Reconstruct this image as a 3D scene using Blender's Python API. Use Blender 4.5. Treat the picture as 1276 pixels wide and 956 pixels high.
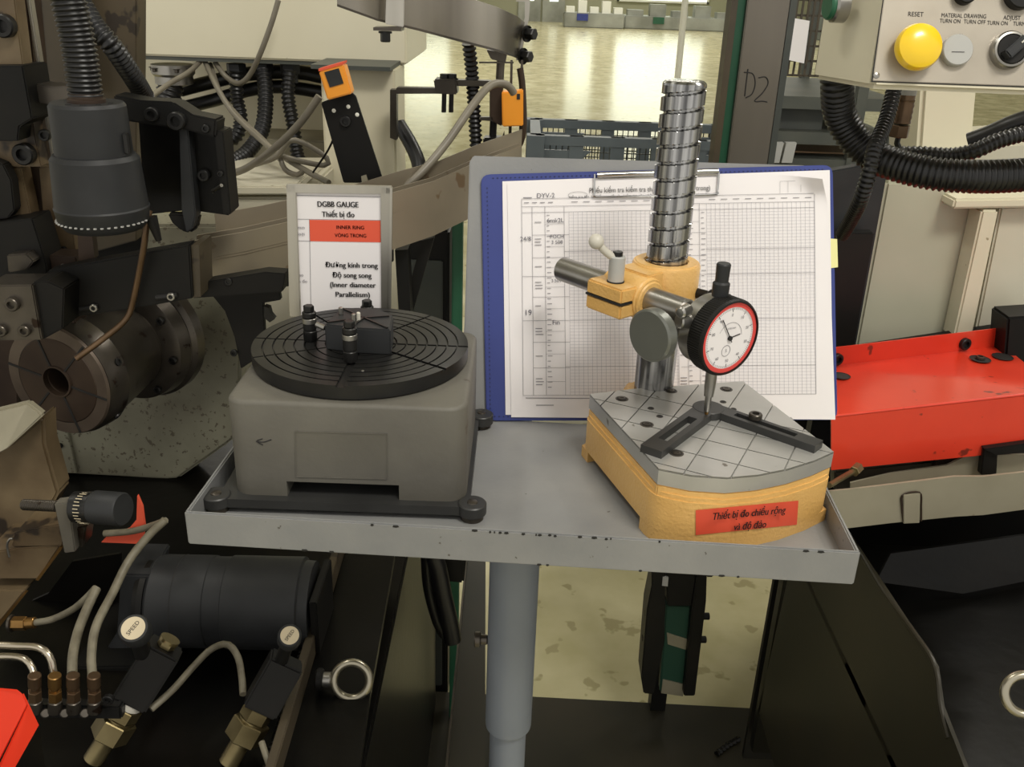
import bpy, bmesh, math, random
from mathutils import Vector, Matrix
random.seed(7)
for o in list(bpy.data.objects): bpy.data.objects.remove(o)
SC = bpy.context.scene
COL = SC.collection

# ------------------------------------------------------------------ camera
F = 1150.0                                    # focal length in pixels of the 1276 wide frame
CAM = Vector((0, 0, 1.366)); PT = math.radians(23.7); RL = math.radians(2.0)
fw = Vector((0, math.cos(PT), -math.sin(PT)))
r0 = Vector((1, 0, 0)); u0 = Vector((0, math.sin(PT), math.cos(PT)))
RT = r0*math.cos(RL) + u0*math.sin(RL); UP = u0*math.cos(RL) - r0*math.sin(RL)
cd = bpy.data.cameras.new('camera'); cam = bpy.data.objects.new('camera', cd); COL.objects.link(cam)
cd.sensor_fit = 'HORIZONTAL'; cd.sensor_width = 36; cd.lens = 36*F/1276; cd.clip_start = .02; cd.clip_end = 200
M4 = Matrix((RT, UP, -fw)).transposed().to_4x4(); M4.translation = CAM; cam.matrix_world = M4
SC.camera = cam
# ------------------------------------------------------------------ world and lamps
SC.view_settings.view_transform = 'Standard'; SC.view_settings.look = 'None'
SC.view_settings.gamma = 1; SC.view_settings.use_curve_mapping = False
SC.view_settings.exposure = 0.14
w = bpy.data.worlds.new('hall_air'); SC.world = w; w.use_nodes = True
w.node_tree.nodes['Background'].inputs[0].default_value = (1.0, .965, .90, 1)
w.node_tree.nodes['Background'].inputs[1].default_value = .78
def area(name, loc, tgt, sx, sy, power, col=(1, .96, .88)):
    l = bpy.data.lights.new(name, 'AREA'); l.shape = 'RECTANGLE'; l.size = sx; l.size_y = sy; l.energy = power; l.color = col
    o = bpy.data.objects.new(name, l); COL.objects.link(o); o.location = loc
    o.rotation_euler = (Vector(tgt)-Vector(loc)).to_track_quat('-Z', 'Y').to_euler(); return o
area('bay_lamp', (.9, -.7, 3.6), (.1, .8, 1), .9, .5, 50)
area('bay_lamp', (-1.6, 1.2, 4.2), (-1.2, 1.2, 0), 1.6, .3, 24)
area('bay_lamp', (2.2, 2.6, 4.2), (2.0, 2.6, 0), 1.8, .3, 60)
area('bay_lamp', (-2, 14, 6.5), (-2, 14, 0), 6, 1.0, 420)
area('bay_lamp', (3, 21, 6.5), (3, 21, 0), 7, 1.0, 420)
area('bay_lamp', (3, 29, 6.5), (3, 29, 0), 8, 1.0, 420)

# ------------------------------------------------------------------ pixel helpers: real points on real planes
def D(x, y): return fw + RT*((x-638)/F) - UP*((y-478)/F)
def q(x, y, Y): d = D(x, y); return CAM + d*(Y/d.y)                 # on the vertical plane y = Y
def h(x, y, z): d = D(x, y); return CAM + d*((z-CAM.z)/d.z)         # on the level plane z
def qx(x, y, X): d = D(x, y); return CAM + d*(X/d.x)                # on the vertical plane x = X
def onp(x, y, p, n): d = D(x, y); return CAM + d*((p-CAM).dot(n)/d.dot(n))

# ------------------------------------------------------------------ materials
def lin(c):
    c = [v/255 for v in c]
    return tuple(v/12.92 if v <= .04045 else ((v+.055)/1.055)**2.4 for v in c)+(1,)
def mat(name, c1, c2=None, scale=8, rough=.5, metal=0, bump=0, spots=None, sscale=60, sth=.68, coat=0, bscale=None, stretch=None, emit=0, rvar=0, spec=None):
    m = bpy.data.materials.new(name); m.use_nodes = True; nt = m.node_tree; n = nt.nodes; L = nt.links
    b = n['Principled BSDF']; b.inputs['Roughness'].default_value = rough; b.inputs['Metallic'].default_value = metal
    b.inputs['Base Color'].default_value = lin(c1)
    if spec is not None: b.inputs['Specular IOR Level'].default_value = spec
    if coat: b.inputs['Coat Weight'].default_value = coat; b.inputs['Coat Roughness'].default_value = .15
    if emit:
        b.inputs['Emission Color'].default_value = lin(c1); b.inputs['Emission Strength'].default_value = emit
    tc = n.new('ShaderNodeTexCoord'); src = tc.outputs['Object']
    if stretch:
        mp = n.new('ShaderNodeMapping'); mp.inputs['Scale'].default_value = stretch; L.new(src, mp.inputs[0]); src = mp.outputs[0]
    def noise(s, det=5):
        t = n.new('ShaderNodeTexNoise'); t.inputs['Scale'].default_value = s; t.inputs['Detail'].default_value = det; L.new(src, t.inputs['Vector']); return t
    out = None
    if c2:
        t = noise(scale); r = n.new('ShaderNodeValToRGB'); r.color_ramp.elements[0].position = .35; r.color_ramp.elements[1].position = .68
        r.color_ramp.elements[0].color = lin(c1); r.color_ramp.elements[1].color = lin(c2); L.new(t.outputs['Fac'], r.inputs[0]); out = r.outputs[0]
        if rvar:
            mr = n.new('ShaderNodeMapRange'); mr.inputs[3].default_value = max(rough-rvar, .03); mr.inputs[4].default_value = rough+rvar
            L.new(t.outputs['Fac'], mr.inputs[0]); L.new(mr.outputs[0], b.inputs['Roughness'])
    if spots:
        t = noise(sscale, 3); r = n.new('ShaderNodeValToRGB'); r.color_ramp.elements[0].position = sth; r.color_ramp.elements[1].position = sth+.03
        r.color_ramp.elements[0].color = (0, 0, 0, 1); r.color_ramp.elements[1].color = (1, 1, 1, 1); L.new(t.outputs['Fac'], r.inputs[0])
        mx = n.new('ShaderNodeMix'); mx.data_type = 'RGBA'; L.new(r.outputs[0], mx.inputs[0])
        if out: L.new(out, mx.inputs[6])
        else: mx.inputs[6].default_value = lin(c1)
        mx.inputs[7].default_value = lin(spots); out = mx.outputs[2]
    if out:
        L.new(out, b.inputs['Base Color'])
        if emit: L.new(out, b.inputs['Emission Color'])
    if bump:
        t = noise(bscale or scale*6, 4); bp = n.new('ShaderNodeBump'); bp.inputs['Strength'].default_value = bump; bp.inputs['Distance'].default_value = .002
        L.new(t.outputs['Fac'], bp.inputs['Height']); L.new(bp.outputs[0], b.inputs['Normal'])
    return m
m_floor = mat('epoxy_floor', (184, 177, 136), (212, 205, 168), 4.5, .2, spots=(168, 160, 122), sscale=14, sth=.62, rvar=.06)
m_white = mat('painted_cream', (214, 208, 184), (204, 197, 172), 3, .4, spots=(150, 138, 108), sscale=70, sth=.75)
m_whitep = mat('painted_pale_panel', (205, 200, 182), (190, 184, 162), 3, .3, spots=(120, 108, 84), sscale=60, sth=.76)
m_greyp = mat('painted_grey', (138, 138, 136), (124, 125, 125), 14, .42, spots=(84, 80, 76), sscale=150, sth=.72, bump=.08, bscale=300)
m_greypost = mat('grey_post_paint', (120, 126, 134), (108, 114, 122), 8, .45)
m_cast = mat('grey_cast_paint', (98, 95, 86), (85, 82, 75), 14, .55, bump=.12, bscale=260, spots=(74, 66, 56), sscale=40, sth=.72)
m_blk = mat('black_oxide', (34, 34, 34), (46, 45, 43), 30, .38, metal=.55)
m_blkm = mat('black_matte', (14, 14, 13), (24, 22, 19), 12, .5, spec=.25)
m_blkg = mat('black_oily', (7, 7, 6), (14, 12, 9), 9, .32, spec=.18, bump=.15, bscale=60)
m_plastic = mat('black_plastic', (34, 35, 36), (44, 45, 46), 20, .5, spec=.35)
m_hose = mat('black_hose', (20, 20, 21), rough=.38)
m_rubber = mat('black_rubber', (26, 26, 26), rough=.6)
m_plate = mat('lapped_steel', (182, 181, 177), (168, 167, 162), 20, .32, metal=.45, spots=(112, 106, 96), sscale=70, sth=.72)
m_dark = mat('groove_dark', (28, 27, 25), rough=.7)
m_chrome = mat('chromed_steel', (205, 205, 205), (180, 180, 180), 30, .16, metal=1)
m_column = mat('column_steel_painted_streaks', (96, 96, 97), (190, 190, 190), 260, .2, metal=.95, stretch=(1, 1, .012))  # vertical light and dark streaks in the colour stand for the column's reflections
m_steel = mat('machined_steel', (165, 163, 158), (140, 137, 130), 20, .3, metal=.9)
m_steeld = mat('oily_steel', (92, 86, 78), (54, 50, 44), 12, .34, metal=.7, spots=(46, 34, 26), sscale=50, sth=.66)
m_brown = mat('browned_steel', (58, 46, 38), (76, 62, 50), 14, .45, metal=.5)
m_tan = mat('oil_stained_casting', (116, 100, 74), (72, 56, 36), 11, .5, spots=(40, 30, 20), sscale=18, sth=.60, bump=.2, bscale=40)
m_olive = mat('olive_machine_paint', (58, 51, 38), (78, 67, 48), 7, .5, spots=(44, 36, 26), sscale=30, sth=.64)
m_castp = mat('splashed_casting', (136, 134, 115), (92, 87, 72), 6, .5, spots=(88, 81, 66), sscale=150, sth=.62, bump=.15, bscale=60)
m_yel = mat('yellow_cast_paint', (224, 180, 108), (214, 168, 96), 20, .38, bump=.3, bscale=420, spots=(150, 114, 66), sscale=45, sth=.75, coat=.2)
m_sticker = mat('red_orange_sticker', (222, 84, 58), rough=.45)
m_ink = mat('black_ink', (30, 28, 28), rough=.7)
m_inkg = mat('grey_ink', (120, 118, 124), rough=.7)
m_pen = mat('pen_ink', (84, 84, 96), rough=.7)
m_paper = mat('white_paper', (236, 232, 232), (230, 226, 226), 6, .6)
m_papr = mat('red_print', (224, 88, 60), rough=.6)
m_blue = mat('blue_board', (48, 62, 132), (42, 54, 120), 10, .42)
m_blued = mat('blue_stitch', (26, 34, 78), rough=.6)
m_yellnote = mat('yellow_note', (232, 228, 160), rough=.6)
m_alu = mat('brushed_aluminium', (190, 186, 176), (172, 168, 158), 40, .32, metal=.85, stretch=(1, 1, .06))
m_chute = mat('beige_galvanised', (146, 136, 118), (126, 117, 101), 6, .38, metal=.35, spots=(110, 92, 70), sscale=22, sth=.66)
m_stain = mat('brushed_stainless', (178, 172, 160), (120, 114, 104), 5, .24, metal=.95, stretch=(1, 1, .05))
m_orange = mat('orange_plastic', (236, 152, 40), rough=.4)
m_red = mat('red_painted_sheet', (222, 66, 42), (204, 54, 34), 7, .3, spots=(120, 40, 28), sscale=34, sth=.66, coat=.3)
m_knobg = mat('greenish_steel', (116, 118, 112), (104, 106, 100), 12, .36, metal=.5)
m_lgrey = mat('light_grey_plastic', (170, 170, 166), rough=.45)
m_bone = mat('off_white_lever', (196, 192, 180), rough=.45)
m_cable = mat('grey_cable', (122, 116, 102), (104, 98, 86), 20, .42)
m_tube = mat('braided_tube', (122, 116, 98), (92, 86, 70), 60, .5)
m_pipe = mat('bright_pipe', (186, 176, 158), rough=.25, metal=.9)
m_copper = mat('copper_pipe', (112, 90, 68), (84, 66, 48), 20, .34, metal=.7)
m_brass = mat('brass', (156, 120, 70), (118, 88, 48), 18, .3, metal=.85)
m_obrass = mat('oily_plated_brass', (142, 130, 94), (104, 92, 62), 14, .3, metal=.8)
m_wood = mat('grey_blue_cage_paint', (92, 100, 104), (78, 86, 90), 5, .5)
m_green = mat('green_paint', (34, 92, 64), (28, 78, 54), 6, .45)
m_belt = mat('green_belt', (22, 66, 50), rough=.6)
m_redring = mat('red_dial_ring', (216, 74, 70), rough=.4)
m_eye = mat('plated_eyebolt', (176, 170, 152), (150, 144, 126), 12, .28, metal=.9)
m_stop = mat('stop_black', (58, 58, 57), (48, 48, 47), 20, .42, metal=.2)
m_postst = mat('post_sheet', (128, 122, 112), (104, 98, 90), 4, .34, metal=.6, stretch=(1, 1, .1))
m_creamshade = mat('shaded_cream_paint', (184, 183, 162), (172, 171, 150), 4, .35)  # darker, greener cream: the sloped cover's shading put into its colour
m_inkr = mat('faded_ink', (128, 48, 36), rough=.7)
m_fine = mat('fine_ink', (150, 149, 158), rough=.7)
m_redm = mat('matt_red_sheet', (230, 58, 30), (218, 50, 26), 6, .5, spec=.3)
m_bkt = mat('worn_grey_bracket', (112, 108, 98), (90, 86, 78), 14, .45, metal=.3)
m_facering = mat('worn_ring_steel', (112, 100, 88), (84, 72, 62), 12, .4, metal=.5)
m_yknob = mat('yellow_button', (240, 200, 24), rough=.28, coat=.4)
m_panelf = mat('satin_panel', (176, 168, 154), (168, 160, 146), 30, .35, metal=.35)
m_sheet = mat('dark_sheet_steel', (38, 37, 30), (48, 44, 34), 5, .4, metal=.1, spec=.3)
m_trim = mat('beige_sheet', (156, 150, 130), (136, 130, 110), 8, .42, metal=.2, spots=(96, 74, 50), sscale=30, sth=.70)
m_wall = mat('hall_wall_paint', (150, 150, 124), rough=.6)
m_win = mat('bright_window', (236, 244, 226), rough=.3, emit=1.8)
m_ceil = mat('pale_roof_sheet', (196, 194, 180), rough=.7)
m_machfar = mat('far_machine_paint', (120, 122, 112), (160, 162, 152), 1.2, .5)
m_pole = mat('white_pole', (226, 226, 214), rough=.5)
m_cream = mat('cream_cap_print', (204, 190, 160), rough=.5)
m_greyobj = mat('rack_dark_paint', (62, 66, 62), (80, 82, 74), 6, .5)
m_carton = mat('carton', (190, 160, 124), rough=.7)

# ------------------------------------------------------------------ mesh builder
def orth(a):
    a = a.normalized(); t = Vector((0, 0, 1)) if abs(a.z) < .9 else Vector((0, 1, 0))
    u = a.cross(t).normalized(); return u, a.cross(u).normalized()
def spline(pts, step):
    P = [Vector(p) for p in pts]
    if len(P) == 2: return P if step > (P[1]-P[0]).length else [P[0].lerp(P[1], i/max(1, int((P[1]-P[0]).length/step))) for i in range(max(1, int((P[1]-P[0]).length/step))+1)]
    P = [P[0]*2-P[1]]+P+[P[-1]*2-P[-2]]; fine = []
    for i in range(1, len(P)-2):
        a, b, c, d = P[i-1:i+3]
        for k in range(24):
            t = k/24; fine.append(.5*((2*b)+(c-a)*t+(2*a-5*b+4*c-d)*t*t+(3*b-a-3*c+d)*t**3))
    fine.append(P[-2]); out = [fine[0]]; acc = 0
    for a, b in zip(fine, fine[1:]):
        s = (b-a).length; pos = 0
        while acc + (s-pos) >= step:
            pos += step-acc; out.append(a.lerp(b, pos/s)); acc = 0
        acc += s-pos
    if (out[-1]-fine[-1]).length > step*.3: out.append(fine[-1])
    return out
class MB:
    def __init__(s): s.v = []; s.f = []
    def add(s, vs, fs):
        k = len(s.v); s.v += [Vector(v) for v in vs]; s.f += [tuple(i+k for i in f) for f in fs]; return s
    def prism(s, pts, vec):
        pts = [Vector(p) for p in pts]; vec = Vector(vec); n = len(pts)
        return s.add(pts+[p+vec for p in pts], [tuple(range(n))[::-1], tuple(range(n, 2*n))]+[(i, (i+1) % n, n+(i+1) % n, n+i) for i in range(n)])
    def box(s, c, sz, ax=None):
        c = Vector(c); X, Y, Z = ax or (Vector((1, 0, 0)), Vector((0, 1, 0)), Vector((0, 0, 1)))
        a, b, d = X*sz[0]/2, Y*sz[1]/2, Z*sz[2]/2
        return s.prism([c-a-b-d, c+a-b-d, c+a+b-d, c-a+b-d], d*2)
    def bar(s, p0, p1, wd, ht, up=Vector((0, 0, 1))):
        p0 = Vector(p0); p1 = Vector(p1); a = (p1-p0).normalized(); sd = a.cross(up).normalized(); u = sd.cross(a)
        return s.prism([p0-sd*wd/2-u*ht/2, p0+sd*wd/2-u*ht/2, p0+sd*wd/2+u*ht/2, p0-sd*wd/2+u*ht/2], p1-p0)
    def lathe(s, o, ax, prof, seg=32, ph=0):
        o = Vector(o); a = Vector(ax).normalized(); u, v = orth(a); vs = []; fs = []; ids = []
        for t, r in prof:
            if r <= 1e-6: ids.append([len(vs)]); vs.append(o+a*t)
            else:
                ids.append(list(range(len(vs), len(vs)+seg)))
                vs += [o+a*t+(u*math.cos(ph+2*math.pi*i/seg)+v*math.sin(ph+2*math.pi*i/seg))*r for i in range(seg)]
        for A, B in zip(ids, ids[1:]):
            for i in range(seg):
                j = (i+1) % seg
                if len(A) == 1 and len(B) == 1: break
                if len(A) == 1: fs.append((A[0], B[j], B[i]))
                elif len(B) == 1: fs.append((A[i], A[j], B[0]))
                else: fs.append((A[i], A[j], B[j], B[i]))
        return s.add(vs, fs)
    def cyl(s, p0, p1, r, r2=None, seg=28, bev=0, ph=0):
        p0 = Vector(p0); p1 = Vector(p1); L = (p1-p0).length; r2 = r if r2 is None else r2
        pr = [(0, 0), (0, r-bev), (bev, r), (L-bev, r2), (L, r2-bev), (L, 0)] if bev else [(0, 0), (0, r), (L, r2), (L, 0)]
        return s.lathe(p0, p1-p0, pr, seg, ph)
    def tube(s, pts, r, seg=12, rib=0, pitch=.006, step=None, caps=True):
        P = spline(pts, pitch/4 if rib else (step or r*1.2)); n = len(P); vs = []; fs = []
        T = [(P[min(i+1, n-1)]-P[max(i-1, 0)]).normalized() for i in range(n)]; u, v = orth(T[0])
        for i in range(n):
            u = (u-T[i]*u.dot(T[i])).normalized(); v = T[i].cross(u)
            rr = r+(rib*(1 if i % 4 in (0, 1) else -1) if rib else 0)
            vs += [P[i]+(u*math.cos(2*math.pi*k/seg)+v*math.sin(2*math.pi*k/seg))*rr for k in range(seg)]
        for i in range(n-1):
            for k in range(seg):
                j = (k+1) % seg; fs.append((i*seg+k, i*seg+j, (i+1)*seg+j, (i+1)*seg+k))
        if caps: fs += [tuple(range(seg))[::-1], tuple(range((n-1)*seg, n*seg))]
        return s.add(vs, fs)
    def torus(s, c, ax, R, r, seg=40, seg2=14, a0=0, a1=2*math.pi):
        c = Vector(c); a = Vector(ax).normalized(); u, v = orth(a)
        full = abs(a1-a0-2*math.pi) < 1e-6
        pts = [c+(u*math.cos(a0+(a1-a0)*i/seg)+v*math.sin(a0+(a1-a0)*i/seg))*R for i in range(seg+(0 if full else 1))]
        vs = []; fs = []; n = len(pts)
        for i, p in enumerate(pts):
            d = (p-c).normalized(); vs += [p+(d*math.cos(2*math.pi*k/seg2)+a*math.sin(2*math.pi*k/seg2))*r for k in range(seg2)]
        for i in range(n if full else n-1):
            i2 = (i+1) % n
            for k in range(seg2):
                j = (k+1) % seg2; fs.append((i*seg2+k, i*seg2+j, i2*seg2+j, i2*seg2+k))
        return s.add(vs, fs)
    def ball(s, c, r, seg=20):
        n = 10; return s.lathe(Vector(c)-Vector((0, 0, r)), (0, 0, 1), [(r-r*math.cos(math.pi*i/n), r*math.sin(math.pi*i/n)) for i in range(n+1)], seg)
ORG = {}
def build(name, mb, m, parent=None, bev=0, sharp=32, origin=None):
    o_ = ORG[parent.name] if parent else (Vector(origin) if origin else (sum(mb.v, Vector())/len(mb.v) if mb.v else Vector()))
    me = bpy.data.meshes.new(name); me.from_pydata([v-o_ for v in mb.v], [], mb.f)
    bm = bmesh.new(); bm.from_mesh(me); bmesh.ops.recalc_face_normals(bm, faces=bm.faces)
    if bev:
        es = [e for e in bm.edges if len(e.link_faces) == 2 and e.calc_face_angle(0) > math.radians(30)]
        try: bmesh.ops.bevel(bm, geom=es, offset=bev, segments=2, affect='EDGES', clamp_overlap=True)
        except Exception: pass
    bm.to_mesh(me); bm.free()
    me.polygons.foreach_set('use_smooth', [True]*len(me.polygons)); me.set_sharp_from_angle(angle=math.radians(sharp))
    me.materials.append(m); o = bpy.data.objects.new(name, me); COL.objects.link(o)
    if parent: o.parent = parent; ORG[o.name] = o_
    else: o.location = o_; ORG[o.name] = o_
    return o
def tag(o, label, cat, group=None):
    o['label'] = label; o['category'] = cat
    if group: o['group'] = group
    return o
def thing(name, label, cat, loc, group=None):
    o = bpy.data.objects.new(name, None); o.empty_display_size = .03; COL.objects.link(o); o.location = Vector(loc)
    ORG[o.name] = Vector(loc); return tag(o, label, cat, group)
def one(name, mb, m, label, cat, group=None, **k): return tag(build(name, mb, m, **k), label, cat, group)
def struct(name, mb, m, **k): o = build(name, mb, m, **k); o['kind'] = 'structure'; return o
BC = {}
def bolt(parent, p, ax, r=.005, hgt=None, m=None, kind='socket', name='bolt'):
    m = m or m_blk; hgt = hgt or r*1.1; key = (round(r, 5), round(hgt, 5), m.name, kind)
    if key not in BC:
        b = MB()
        if kind == 'socket': b.lathe((0, 0, 0), (0, 0, 1), [(0, 0), (0, r), (hgt*.85, r), (hgt, r*.88), (hgt, r*.55), (hgt*.4, r*.5), (hgt*.4, 0)], 18)
        elif kind == 'hex': b.lathe((0, 0, 0), (0, 0, 1), [(0, 0), (0, r*1.35), (hgt*.18, r*1.35)], 18); b.lathe((0, 0, 0), (0, 0, 1), [(hgt*.18, r), (hgt*.9, r), (hgt, r*.85), (hgt, 0)], 6)
        else: b.lathe((0, 0, 0), (0, 0, 1), [(0, 0), (0, r), (hgt*.5, r*.92), (hgt*.9, r*.5), (hgt, 0)], 16)
        o = build(name, b, m, origin=(0, 0, 0)); BC[key] = o.data; bpy.data.objects.remove(o)
    o = bpy.data.objects.new(name, BC[key]); COL.objects.link(o)
    o.rotation_mode = 'QUATERNION'; o.rotation_quaternion = Vector(ax).to_track_quat('Z', 'Y')
    if parent: o.parent = parent; o.location = Vector(p)-ORG[parent.name]
    else: o.location = p
    return o
def text(name, s, p, xd, yd, size, m, parent, align='CENTER', bold=0, wfit=None):
    cu = bpy.data.curves.new(name, 'FONT'); cu.body = s; cu.size = size; cu.align_x = align; cu.align_y = 'CENTER'; cu.resolution_u = 3
    t = bpy.data.objects.new(name+'_tmp', cu); COL.objects.link(t); bpy.context.view_layer.update()
    me = bpy.data.meshes.new_from_object(t.evaluated_get(bpy.context.evaluated_depsgraph_get())); bpy.data.objects.remove(t)
    xd = Vector(xd).normalized(); yd = Vector(yd).normalized(); n = xd.cross(yd).normalized(); yd = n.cross(xd)
    k = 1
    if wfit and len(me.vertices):
        xs = [v.co.x for v in me.vertices]; k = wfit/(max(xs)-min(xs))
    o_ = ORG[parent.name]
    for v in me.vertices: v.co = Vector(p)+xd*v.co.x*k+yd*v.co.y+n*.0002-o_
    if bold:
        b = MB()
        for sx in (-1, 0, 1): b.add([v.co+xd*(bold*sx) for v in me.vertices], [tuple(p_.vertices) for p_ in me.polygons])
        me = bpy.data.meshes.new(name); me.from_pydata(b.v, [], b.f)
    me.materials.clear(); me.materials.append(m); me.name = name
    o = bpy.data.objects.new(name, me); COL.objects.link(o); o.parent = parent; ORG[o.name] = o_; return o
X3, Y3, Z3 = Vector((1, 0, 0)), Vector((0, 1, 0)), Vector((0, 0, 1))
def slab(pts, Y, t): return MB().prism([q(a, b, Y) for a, b in pts], (0, t, 0))
def hslab(pts, z, t): return MB().prism([h(a, b, z) for a, b in pts], (0, 0, -t))

# ================================================================== THE SETTING
struct('floor', MB().box((0, 18, -.05), (60, 42, .1)), m_floor)
struct('ceiling', MB().box((0, 18, 8.05), (60, 42, .1)), m_ceil)
WY = 35.0
struct('wall_back', MB().box((0, WY+.15, 4), (60, .3, 8)), m_wall)
for i, (x0, x1, z0, z1) in enumerate([(-7.5, -5.2, 1.0, 3.5), (-4.4, -2.6, 1.2, 3.6), (1.5, 2.5, .95, 3.0), (3.2, 6.4, .75, 4.2), (7.4, 8.5, .1, 4.2), (10.5, 14, 1.0, 4)]):
    f = MB(); wz = .07
    for a, b, c, d in [(x0, x1, z0, z0+wz), (x0, x1, z1-wz, z1), (x0, x0+wz, z0, z1), (x1-wz, x1, z0, z1)]:
        f.box(((a+b)/2, WY-.05, (c+d)/2), (b-a, .1, d-c))
    wf = struct('window_%d' % (i+1), f, m_pole)
    build('pane', MB().box(((x0+x1)/2, WY-.02, (z0+z1)/2), (x1-x0-.1, .02, z1-z0-.1)), m_win, wf)
for i, x in enumerate((.15, 1.0)):
    d = struct('door_%d' % (i+1), MB().box((x, WY-.05, 1.05), (.78, .08, 2.1)), m_machfar)
    build('pane', MB().box((x, WY-.1, .78), (.3, .02, .22)), m_win, d)
    build('door_handle', MB().box((x+.3, WY-.12, .95), (.04, .05, .14)), m_steel, d)

# far things in the hall
far = [('far_machine', 2.2, 32, 1.9, 1.2, .62, 'pale machine with blue item on the far side of the hall beside the doors'),
       ('far_machine', 5.0, 32.5, 3.6, 1.4, .55, 'long low grey machine under the bright window across the hall')]
for n_, x, y, sx, sy, sz, lb in far:
    t = thing(n_, lb, 'machine', (x, y, 0))
    build('base', MB().box((x, y, sz*.35), (sx, sy, sz*.7)), m_machfar, t, bev=.03)
    b = MB(); k = 5
    for i in range(k): b.box((x-sx/2+sx*(i+.5)/k, y-.2, sz*.7+.18*(1+(i % 2))/2), (sx/k*.7, .5, .18*(1+(i % 2))))
    build('housing', b, m_pole if x < 3 else m_machfar, t)
    build('control_box', MB().box((x-sx*.2, y-sy/2-.02, sz*.5), (.35, .1, .2)), m_blue if x < 3 else m_green, t)
c = thing('steel_column', 'green painted column far across the hall beside the low machine', 'column', (6.9, 30, 0))
build('shaft', MB().box((6.9, 30, 4), (.32, .32, 7.9)), m_green, c); build('base_plate', MB().box((6.9, 30, .03), (.6, .6, .06)), m_green, c)
one('far_cabinet', MB().box((10.8, 29, 1.3), (4.6, 1.5, 2.6)), m_greyobj, 'dark grey cabinet row at the far right end of the hall', 'cabinet', bev=.03)
px0 = h(858, 40, 0)
p = thing('bollard_pole', 'thin white pole standing on the hall floor behind the grooved column', 'pole', (q(848, 60, 9).x, 9, 0))
xx = q(848, 60, 9).x
build('shaft', MB().cyl((xx, 9, .03), (xx, 9, 3.2), .03, seg=14), m_pole, p); build('foot', MB().cyl((xx, 9, 0), (xx, 9, .03), .12), m_pole, p)

# wire cage pallet behind the board
CY = 2.7
c = thing('cage_pallet', 'grey blue steel cage with wire mesh sides behind the clipboard', 'cage', (q(790, 160, CY).x, CY+.4, 0))
xl, xr = q(668, 160, CY).x, q(925, 165, CY).x; ztop = q(790, 172, CY).z; CD = h(790, 152, ztop).y-CY
for Yc in (CY, CY+CD):
    for zz, hh in ((ztop-.013, .026), (.12, .06)): build('rail', MB().box(((xl+xr)/2, Yc, zz), (xr-xl, .03, hh)), m_wood, c)
for xx in (xl, xr):
    for zz in (ztop-.013, .12): build('end_rail', MB().box((xx, CY+CD/2, zz), (.03, CD, .026)), m_wood, c)
    for Yc in (CY, CY+CD): build('post', MB().box((xx, Yc, ztop/2), (.05, .05, ztop)), m_wood, c)
for k in range(1, 5):
    xx = xl+(xr-xl)*k/5
    for Yc in (CY, CY+CD): build('upright', MB().box((xx, Yc, (ztop+.1)/2), (.04, .025, ztop-.1)), m_wood, c)
for sx in (1, -1):
    xx = xl if sx > 0 else xr
    for Yc in (CY, CY+CD): build('gusset', MB().prism([(xx, Yc-.01, ztop-.04), (xx+sx*.16, Yc-.01, ztop-.04), (xx+sx*.05, Yc-.01, ztop-.14), (xx, Yc-.01, ztop-.14)], (0, .012, 0)), m_wood, c)
for Yc in (CY+.012, CY+CD+.012):
    ms = MB(); k = 34
    for i in range(k): ms.box((xl+(xr-xl)*(i+.5)/k, Yc, ztop/2+.05), (.003, .003, ztop-.1))
    for j in range(36): ms.box(((xl+xr)/2, Yc, .12+(ztop-.12)*j/36), (xr-xl, .003, .003))
    build('wire_mesh', ms, m_greyobj, c)['kind'] = 'stuff'

# pillar D2 (steel post with green frame)
PY = 2.1
t = thing('steel_post', 'tall brushed steel post marked D2 with a green edge', 'post', (q(935, 120, PY).x, PY, 0))
x0, x1, x2, x3 = (q(a, 60, PY).x for a in (903, 911, 923, 975))
build('plate', MB().box(((x2+x3)/2, PY, 1.2), (x3-x2, .02, 2.4)), m_postst, t, bev=.002)
build('side_channel', MB().box(((x0+x1)/2, PY+.01, 1.2), (x1-x0, .05, 2.4)), m_olive, t)
build('green_edge', MB().box(((x1+x2)/2, PY+.02, 1.2), (x2-x1+.002, .03, 2.4)), m_green, t)
build('back_channel', MB().box((x3+.008, PY+.02, 1.2), (.014, .06, 2.4)), m_greyobj, t)
mk = MB()
for st in ([(932, 86), (930, 102), (928, 120)], [(927, 90), (938, 92), (941, 104), (937, 117), (929, 122)], [(945, 97), (954, 96), (957, 104), (950, 116), (940, 126), (950, 126), (956, 127)]):
    mk.tube([q(a, b, PY-.0105) for a, b in st], .0013, seg=6, step=.004)
build('marker_writing', mk, m_ink, t)

# rack behind, right of the post
RY = 2.8
t = thing('wire_rack', 'dark wire rack holding cartons behind the cream control box', 'rack', (q(1010, 120, RY).x, RY+.3, 0))
xl, xr = q(968, 100, RY).x, q(1125, 100, RY).x
for xx in (xl, xr, xl+.25):
    build('post', MB().box((xx, RY, .85), (.03, .03, 1.7)), m_greyobj, t); build('post', MB().box((xx, RY+.6, .85), (.03, .03, 1.7)), m_greyobj, t)
for py in (128, 172, 205):
    zz = q(1010, py, RY).z; build('shelf', MB().box(((xl+xr)/2, RY+.3, zz), (xr-xl, .62, .035)), m_greyobj, t)
ms = MB(); zt = 1.7; zb = q(1000, 95, RY).z; k = 22
for i in range(k): ms.box((xl+(xr-xl)*i/k, RY+.02, (zt+zb)/2), (.006, .004, zt-zb))
for j in range(14): ms.box(((xl+xr)/2, RY+.024, zb+(zt-zb)*j/14), (xr-xl, .004, .006))
build('wire_mesh', ms, m_olive, t)['kind'] = 'stuff'
build('tag_sheet', slab([(986, 22), (1009, 26), (1002, 79), (979, 74)], RY-.02, .003), m_paper, t)
zz = q(1010, 172, RY).z+.02
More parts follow.
